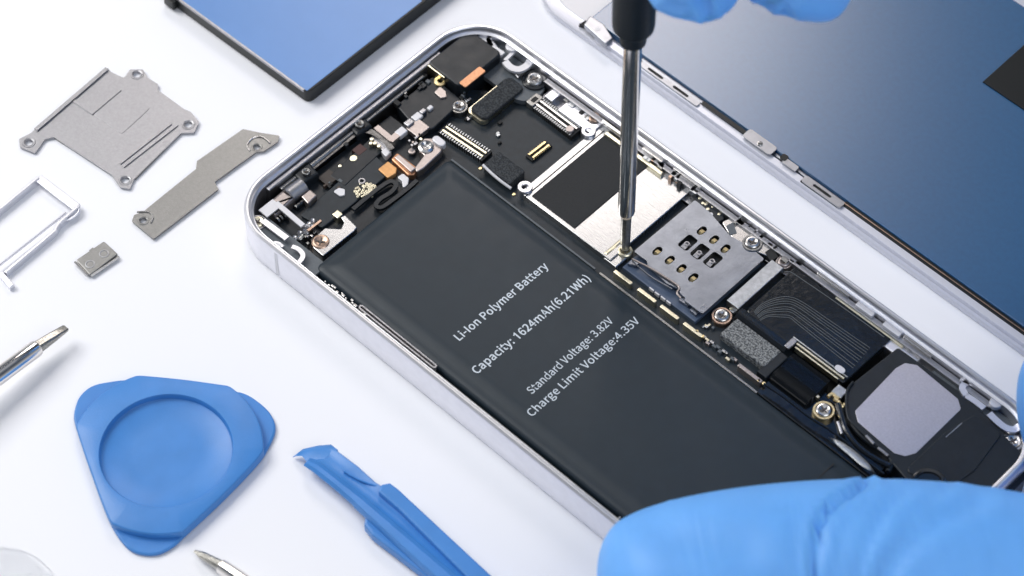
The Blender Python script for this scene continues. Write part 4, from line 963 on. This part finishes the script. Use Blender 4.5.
# hooked tip
bm = NB()
tpp = at(293, 457, .04)
e1, e2 = at(338, 450, .30), at(312, 469, .24)
loft(bm, [[e1, (e1+e2)/2+Vector((0, 0, .03)), e2, e2-Vector((0, 0, .05)), e1-Vector((0, 0, .05))],
          [at(331, 444.5, .27), at(318, 450, .29), at(306, 461, .22), at(306, 461, .16), at(331, 444.5, .20)],
          [at(318, 445.5, .22), at(309, 450, .22), at(302, 456, .18), at(302, 456, .14), at(318, 445.5, .17)],
          [at(303, 449, .16), at(299, 452, .15), at(296, 456, .11), at(296, 456, .09), at(303, 449, .14)],
          [tpp, tpp+Vector((.004, 0, .01)), tpp+Vector((0, -.01, .01)), tpp+Vector((0, -.01, 0)), tpp+Vector((.004, .01, 0))]])
link('hook', bm, M['toolblue'], T, smooth=60)

# ================================================================== SCREWDRIVER IN USE
tipw = at(625, 249, .38)
def find_z(px, py, y):
    lo, hi = 0, 20
    for _ in range(50):
        m_ = (lo+hi)/2
        if at(px, py, m_).y > y: lo = m_
        else: hi = m_
    return lo
zc = find_z(634.5, 0, tipw.y); topw = at(634.5, 0, zc); D = (topw-tipw).normalized()
T = thing('precision_screwdriver', 'black handled precision screwdriver standing upright in a screw inside the phone', 'screwdriver', tipw)
def tof(py):
    z = find_z(625+9.5*(249-py)/249, py, tipw.y); return (z-tipw.z)/D.z
bm = NB(); lathe(bm, tipw, D, [(0, .03), (.04, .075), (.15, .08), (tof(216), .085)], 16); link('bit', bm, M['tip'], T)
t1, t2 = tof(212), tof(41)
bm = NB(); lathe(bm, tipw, D, [(t1-.03, .08), (t1, .128), (t1+.05, .136), (t2, .136)], 64); link('shaft', bm, M['shaft'], T)
t3 = tof(36)
bm = NB(); lathe(bm, tipw, D, [(t2-.02, .17), (t2, .195), (t2+.05, .20), (t3+.2, .20)], 40)
lathe(bm, tipw, D, [(t3+.17, .2), (t3+.18, .28), (t3+.22, .305), (t3+.3, .315), (t3+2, .33), (t3+5, .34), (t3+7.5, .36), (t3+8, .30), (t3+8.1, .1)], 48); link('handle', bm, M['handle'], T)

# ================================================================== GLOVED HANDS
def hand(name, label, nodes, edges, mats_, sub_=2, disp=.05):
    me = bpy.data.meshes.new(name); keys = list(nodes); idx = {k: i for i, k in enumerate(keys)}
    base = Vector(nodes[keys[0]][0])
    me.from_pydata([Vector(nodes[k][0])-base for k in keys], [(idx[a], idx[b]) for a, b in edges], [])
    o = bpy.data.objects.new(name, me); COL.objects.link(o)
    sk = o.modifiers.new('s', 'SKIN'); sk.use_smooth_shade = True; sk.branch_smoothing = .8
    for k in keys:
        v = me.skin_vertices[0].data[idx[k]]; r_ = nodes[k][1]; v.radius = (r_, r_) if not isinstance(r_, tuple) else r_
        v.use_root = (k == keys[0])
    ss = o.modifiers.new('u', 'SUBSURF'); ss.levels = ss.render_levels = sub_+2
    dg = bpy.context.evaluated_depsgraph_get(); nm = bpy.data.meshes.new_from_object(o.evaluated_get(dg))
    bpy.data.objects.remove(o)
    o = bpy.data.objects.new(name, nm); COL.objects.link(o); o.location = base
    nm.materials.clear(); nm.materials.append(mats_); nm.shade_smooth()
    return o, base
def glove_mat():
    m = M['glove']; nt = m.node_tree; b = nt.nodes['Principled BSDF']
    tc = nt.nodes.new('ShaderNodeTexCoord'); mp = nt.nodes.new('ShaderNodeMapping'); mp.inputs['Rotation'].default_value = (.3, .2, R(55)); mp.inputs['Scale'].default_value = (1, .28, 1)
    wv = nt.nodes.new('ShaderNodeTexNoise'); wv.inputs['Scale'].default_value = .9; wv.inputs['Detail'].default_value = 3; wv.inputs['Distortion'].default_value = .6
    nt.links.new(tc.outputs['Object'], mp.inputs[0]); nt.links.new(mp.outputs[0], wv.inputs['Vector'])
    bp = nt.nodes.new('ShaderNodeBump'); bp.inputs['Strength'].default_value = .2; bp.inputs['Distance'].default_value = .25
    nt.links.new(wv.outputs['Fac'], bp.inputs['Height'])
    old = b.inputs['Normal'].links[0].from_node
    nt.links.new(bp.outputs[0], old.inputs['Normal'])
    mp2 = nt.nodes.new('ShaderNodeMapping'); mp2.inputs['Rotation'].default_value = (.2, .5, R(30)); mp2.inputs['Scale'].default_value = (1, .35, 1)
    n2 = nt.nodes.new('ShaderNodeTexNoise'); n2.inputs['Scale'].default_value = 3.2; n2.inputs['Detail'].default_value = 6; n2.inputs['Distortion'].default_value = 1.2
    nt.links.new(tc.outputs['Object'], mp2.inputs[0]); nt.links.new(mp2.outputs[0], n2.inputs['Vector'])
    ab = nt.nodes.new('ShaderNodeMath'); ab.operation = 'SUBTRACT'; ab.inputs[1].default_value = .5; nt.links.new(n2.outputs['Fac'], ab.inputs[0])
    a2 = nt.nodes.new('ShaderNodeMath'); a2.operation = 'ABSOLUTE'; nt.links.new(ab.outputs[0], a2.inputs[0])
    a3 = nt.nodes.new('ShaderNodeMath'); a3.operation = 'MINIMUM'; a3.inputs[1].default_value = .07; nt.links.new(a2.outputs[0], a3.inputs[0])
    b3 = nt.nodes.new('ShaderNodeBump'); b3.inputs['Strength'].default_value = .10; b3.inputs['Distance'].default_value = .12
    nt.links.new(a3.outputs[0], b3.inputs['Height']); nt.links.new(b3.outputs[0], bp.inputs['Normal'])
glove_mat()
n = {}
n['palm'] = (at(1290, 640, 2.2), 1.9)
n['wrist'] = (at(1480, 760, 2.8), 1.8)
n['arm'] = (at(1900, 960, 4.0), 2.2)
n['tb'] = (at(1160, 650, 1.9), 1.8)
n['t1'] = (at(1010, 603, 1.85), 1.75)
n['t2'] = (at(890, 590, 1.85), 1.72)
n['t2b'] = (at(780, 588, 1.8), 1.62)
n['t3'] = (at(680, 603, 1.7), 1.60)
n['t4'] = (at(598, 626, 1.6), 1.40)
n['k1'] = (at(1240, 500, 2.2), 1.25); n['i1'] = (at(1190, 440, 1.9), .95); n['i2'] = (at(1090, 400, 1.5), 1.1); n['i3'] = (at(1012, 408, 1.15), 1.15)
n['k2'] = (at(1330, 520, 2.2), 1.3); n['m1'] = (at(1330, 440, 1.9), 1.0); n['m2'] = (at(1280, 380, 1.4), .85); n['m3'] = (at(1215, 350, .95), .7)
n['k3'] = (at(1410, 560, 2.2), 1.2); n['r1'] = (at(1440, 480, 1.8), .95); n['r2'] = (at(1410, 410, 1.3), .8); n['r3'] = (at(1350, 370, .9), .65)
e = [('palm', 'wrist'), ('wrist', 'arm'), ('palm', 'tb'), ('tb', 't1'), ('t1', 't2'), ('t2', 't2b'), ('t2b', 't3'), ('t3', 't4'), ('palm', 'k1'), ('k1', 'i1'), ('i1', 'i2'), ('i2', 'i3'),
     ('palm', 'k2'), ('k2', 'm1'), ('m1', 'm2'), ('m2', 'm3'), ('palm', 'k3'), ('k3', 'r1'), ('r1', 'r2'), ('r2', 'r3')]
hd, _ = hand('gloved_hand', '', n, e, M['glove'])
tag(hd, 'hand in a pale blue rubber glove holding the lower end of the open phone', 'hand')
n = {}
n['palm'] = ((6.2, 4.0, 11.0), 1.7)
n['wrist'] = ((9.8, 3.6, 13.0), 1.5)
n['arm'] = ((20, 2.0, 18.0), 2.1)
n['mk'] = ((4.7, 4.0, 9.6), 1.1); n['m1'] = (at(712, -80, 8.4), .90); n['m2'] = (at(692, -28, 7.6), .78); n['m3'] = (at(684, 18, 7.0), .66)
n['rk'] = ((6.2, 4.2, 9.2), 1.1); n['r1'] = (at(815, -90, 8.0), .98); n['r2'] = (at(792, -24, 7.4), .98); n['r3'] = (at(776, 16, 7.0), .86)
n['ik'] = ((4.4, 3.6, 11.4), 1.0); n['i1'] = ((2.9, 2.6, 11.4), .78); n['i2'] = ((2.3, 1.5, 10.4), .66)
n['th'] = ((4.6, 2.2, 12.4), 1.0); n['h1'] = ((2.6, .4, 12.2), .8); n['h2'] = ((1.5, -.1, 11.0), .66)
e = [('palm', 'wrist'), ('wrist', 'arm'), ('palm', 'mk'), ('mk', 'm1'), ('m1', 'm2'), ('m2', 'm3'), ('palm', 'rk'), ('rk', 'r1'), ('r1', 'r2'), ('r2', 'r3'),
     ('palm', 'ik'), ('ik', 'i1'), ('i1', 'i2'), ('palm', 'th'), ('th', 'h1'), ('h1', 'h2')]
hd2, _ = hand('gloved_hand', '', n, e, M['glove'])
tag(hd2, 'hand in a blue rubber glove above the dark panel, gripping the screwdriver handle', 'hand')

def groove(o, px, h, width, depth):
    """press a crease into the glove along a line lying h above the table"""
    P = smoothpath([at(x, y, h) for x, y in px], 8); view = (P[0]-CAMLOC).normalized()
    for v in o.data.vertices:
        w_ = o.matrix_basis @ v.co
        if v.normal.dot(view) > -.05: continue
        best = 9
        for p in P:
            d = w_-p; d -= view*d.dot(view); best = min(best, d.length)
        if best < width*3:
            v.co -= v.normal*depth*math.exp(-(best/width)**2)
            v.co += v.normal*depth*.35*math.exp(-((best-width*1.9)/width)**2)
for px_, w_, dp_ in ((((868, 482), (846, 496), (828, 512), (820, 532), (818, 552), (816, 580)), .055, .17), (((905, 490), (885, 512), (870, 540), (858, 580)), .08, .05),
                  (((980, 500), (930, 525), (895, 560), (885, 590)), .14, .07), (((650, 520), (690, 540), (740, 548)), .25, .05), (((950, 486), (925, 505), (905, 520)), .08, .05)):
    groove(hd, px_, 2.6, w_, dp_)
for px_, w_, dp_ in ((((700, -5), (706, 10), (712, 24)), .07, .08), (((758, 18), (764, 6), (776, 2)), .07, .10), (((790, 20), (784, 8), (792, -4)), .07, .08), (((672, 8), (690, 14), (704, 4)), .1, .06)):
    groove(hd2, px_, 7.5, w_, dp_)

# ================================================================== LIGHT
w = bpy.data.worlds.new('World'); S.world = w; w.use_nodes = True; nt = w.node_tree
bg = nt.nodes['Background']
tc = nt.nodes.new('ShaderNodeTexCoord'); sx = nt.nodes.new('ShaderNodeSeparateXYZ'); nt.links.new(tc.outputs['Generated'], sx.inputs[0])
cr = nt.nodes.new('ShaderNodeValToRGB'); nt.links.new(sx.outputs['Z'], cr.inputs[0])
el = cr.color_ramp.elements; el[0].position = 0; el[0].color = (.50, .52, .56, 1); el[1].position = 1; el[1].color = (.70, .72, .78, 1)
for p_, c_ in ((.25, (.43, .44, .46, 1)), (.5, (.16, .18, .21, 1)), (.72, (.04, .05, .07, 1)), (.86, (.09, .11, .14, 1))):
    q = el.new(p_); q.color = c_
nt.links.new(cr.outputs[0], bg.inputs[0]); bg.inputs[1].default_value = 1.0
def area(name, loc, target, sx_, sy_, power, col):
    l = bpy.data.lights.new(name, 'AREA'); l.shape = 'RECTANGLE'; l.size = sx_; l.size_y = sy_; l.energy = power; l.color = col
    o = bpy.data.objects.new(name, l); COL.objects.link(o); o.location = loc
    o.rotation_euler = (Vector(target)-Vector(loc)).to_track_quat('-Z', 'Y').to_euler(); return o
area('softbox_key', (-42, 22, 50), (0, 0, 0), 36, 36, 31000, (1, .985, .96))
area('softbox_back', (0, 50, 46), (1, 4, 0), 20, 20, 7600, (1, .92, .87))
area('softbox_fill', (30, -40, 55), (0, 0, 0), 40, 40, 11500, (.92, .95, 1))

cam.dof.use_dof = True; cam.dof.focus_distance = (CAMLOC-at(600, 250, .4)).length; cam.dof.aperture_fstop = .26
S.view_settings.view_transform = 'Standard'; S.view_settings.look = 'None'; S.view_settings.exposure = .14; S.view_settings.gamma = 1
S.render.engine = 'CYCLES'; S.cycles.max_bounces = 8
try: S.cycles.use_denoising = True
except Exception: pass
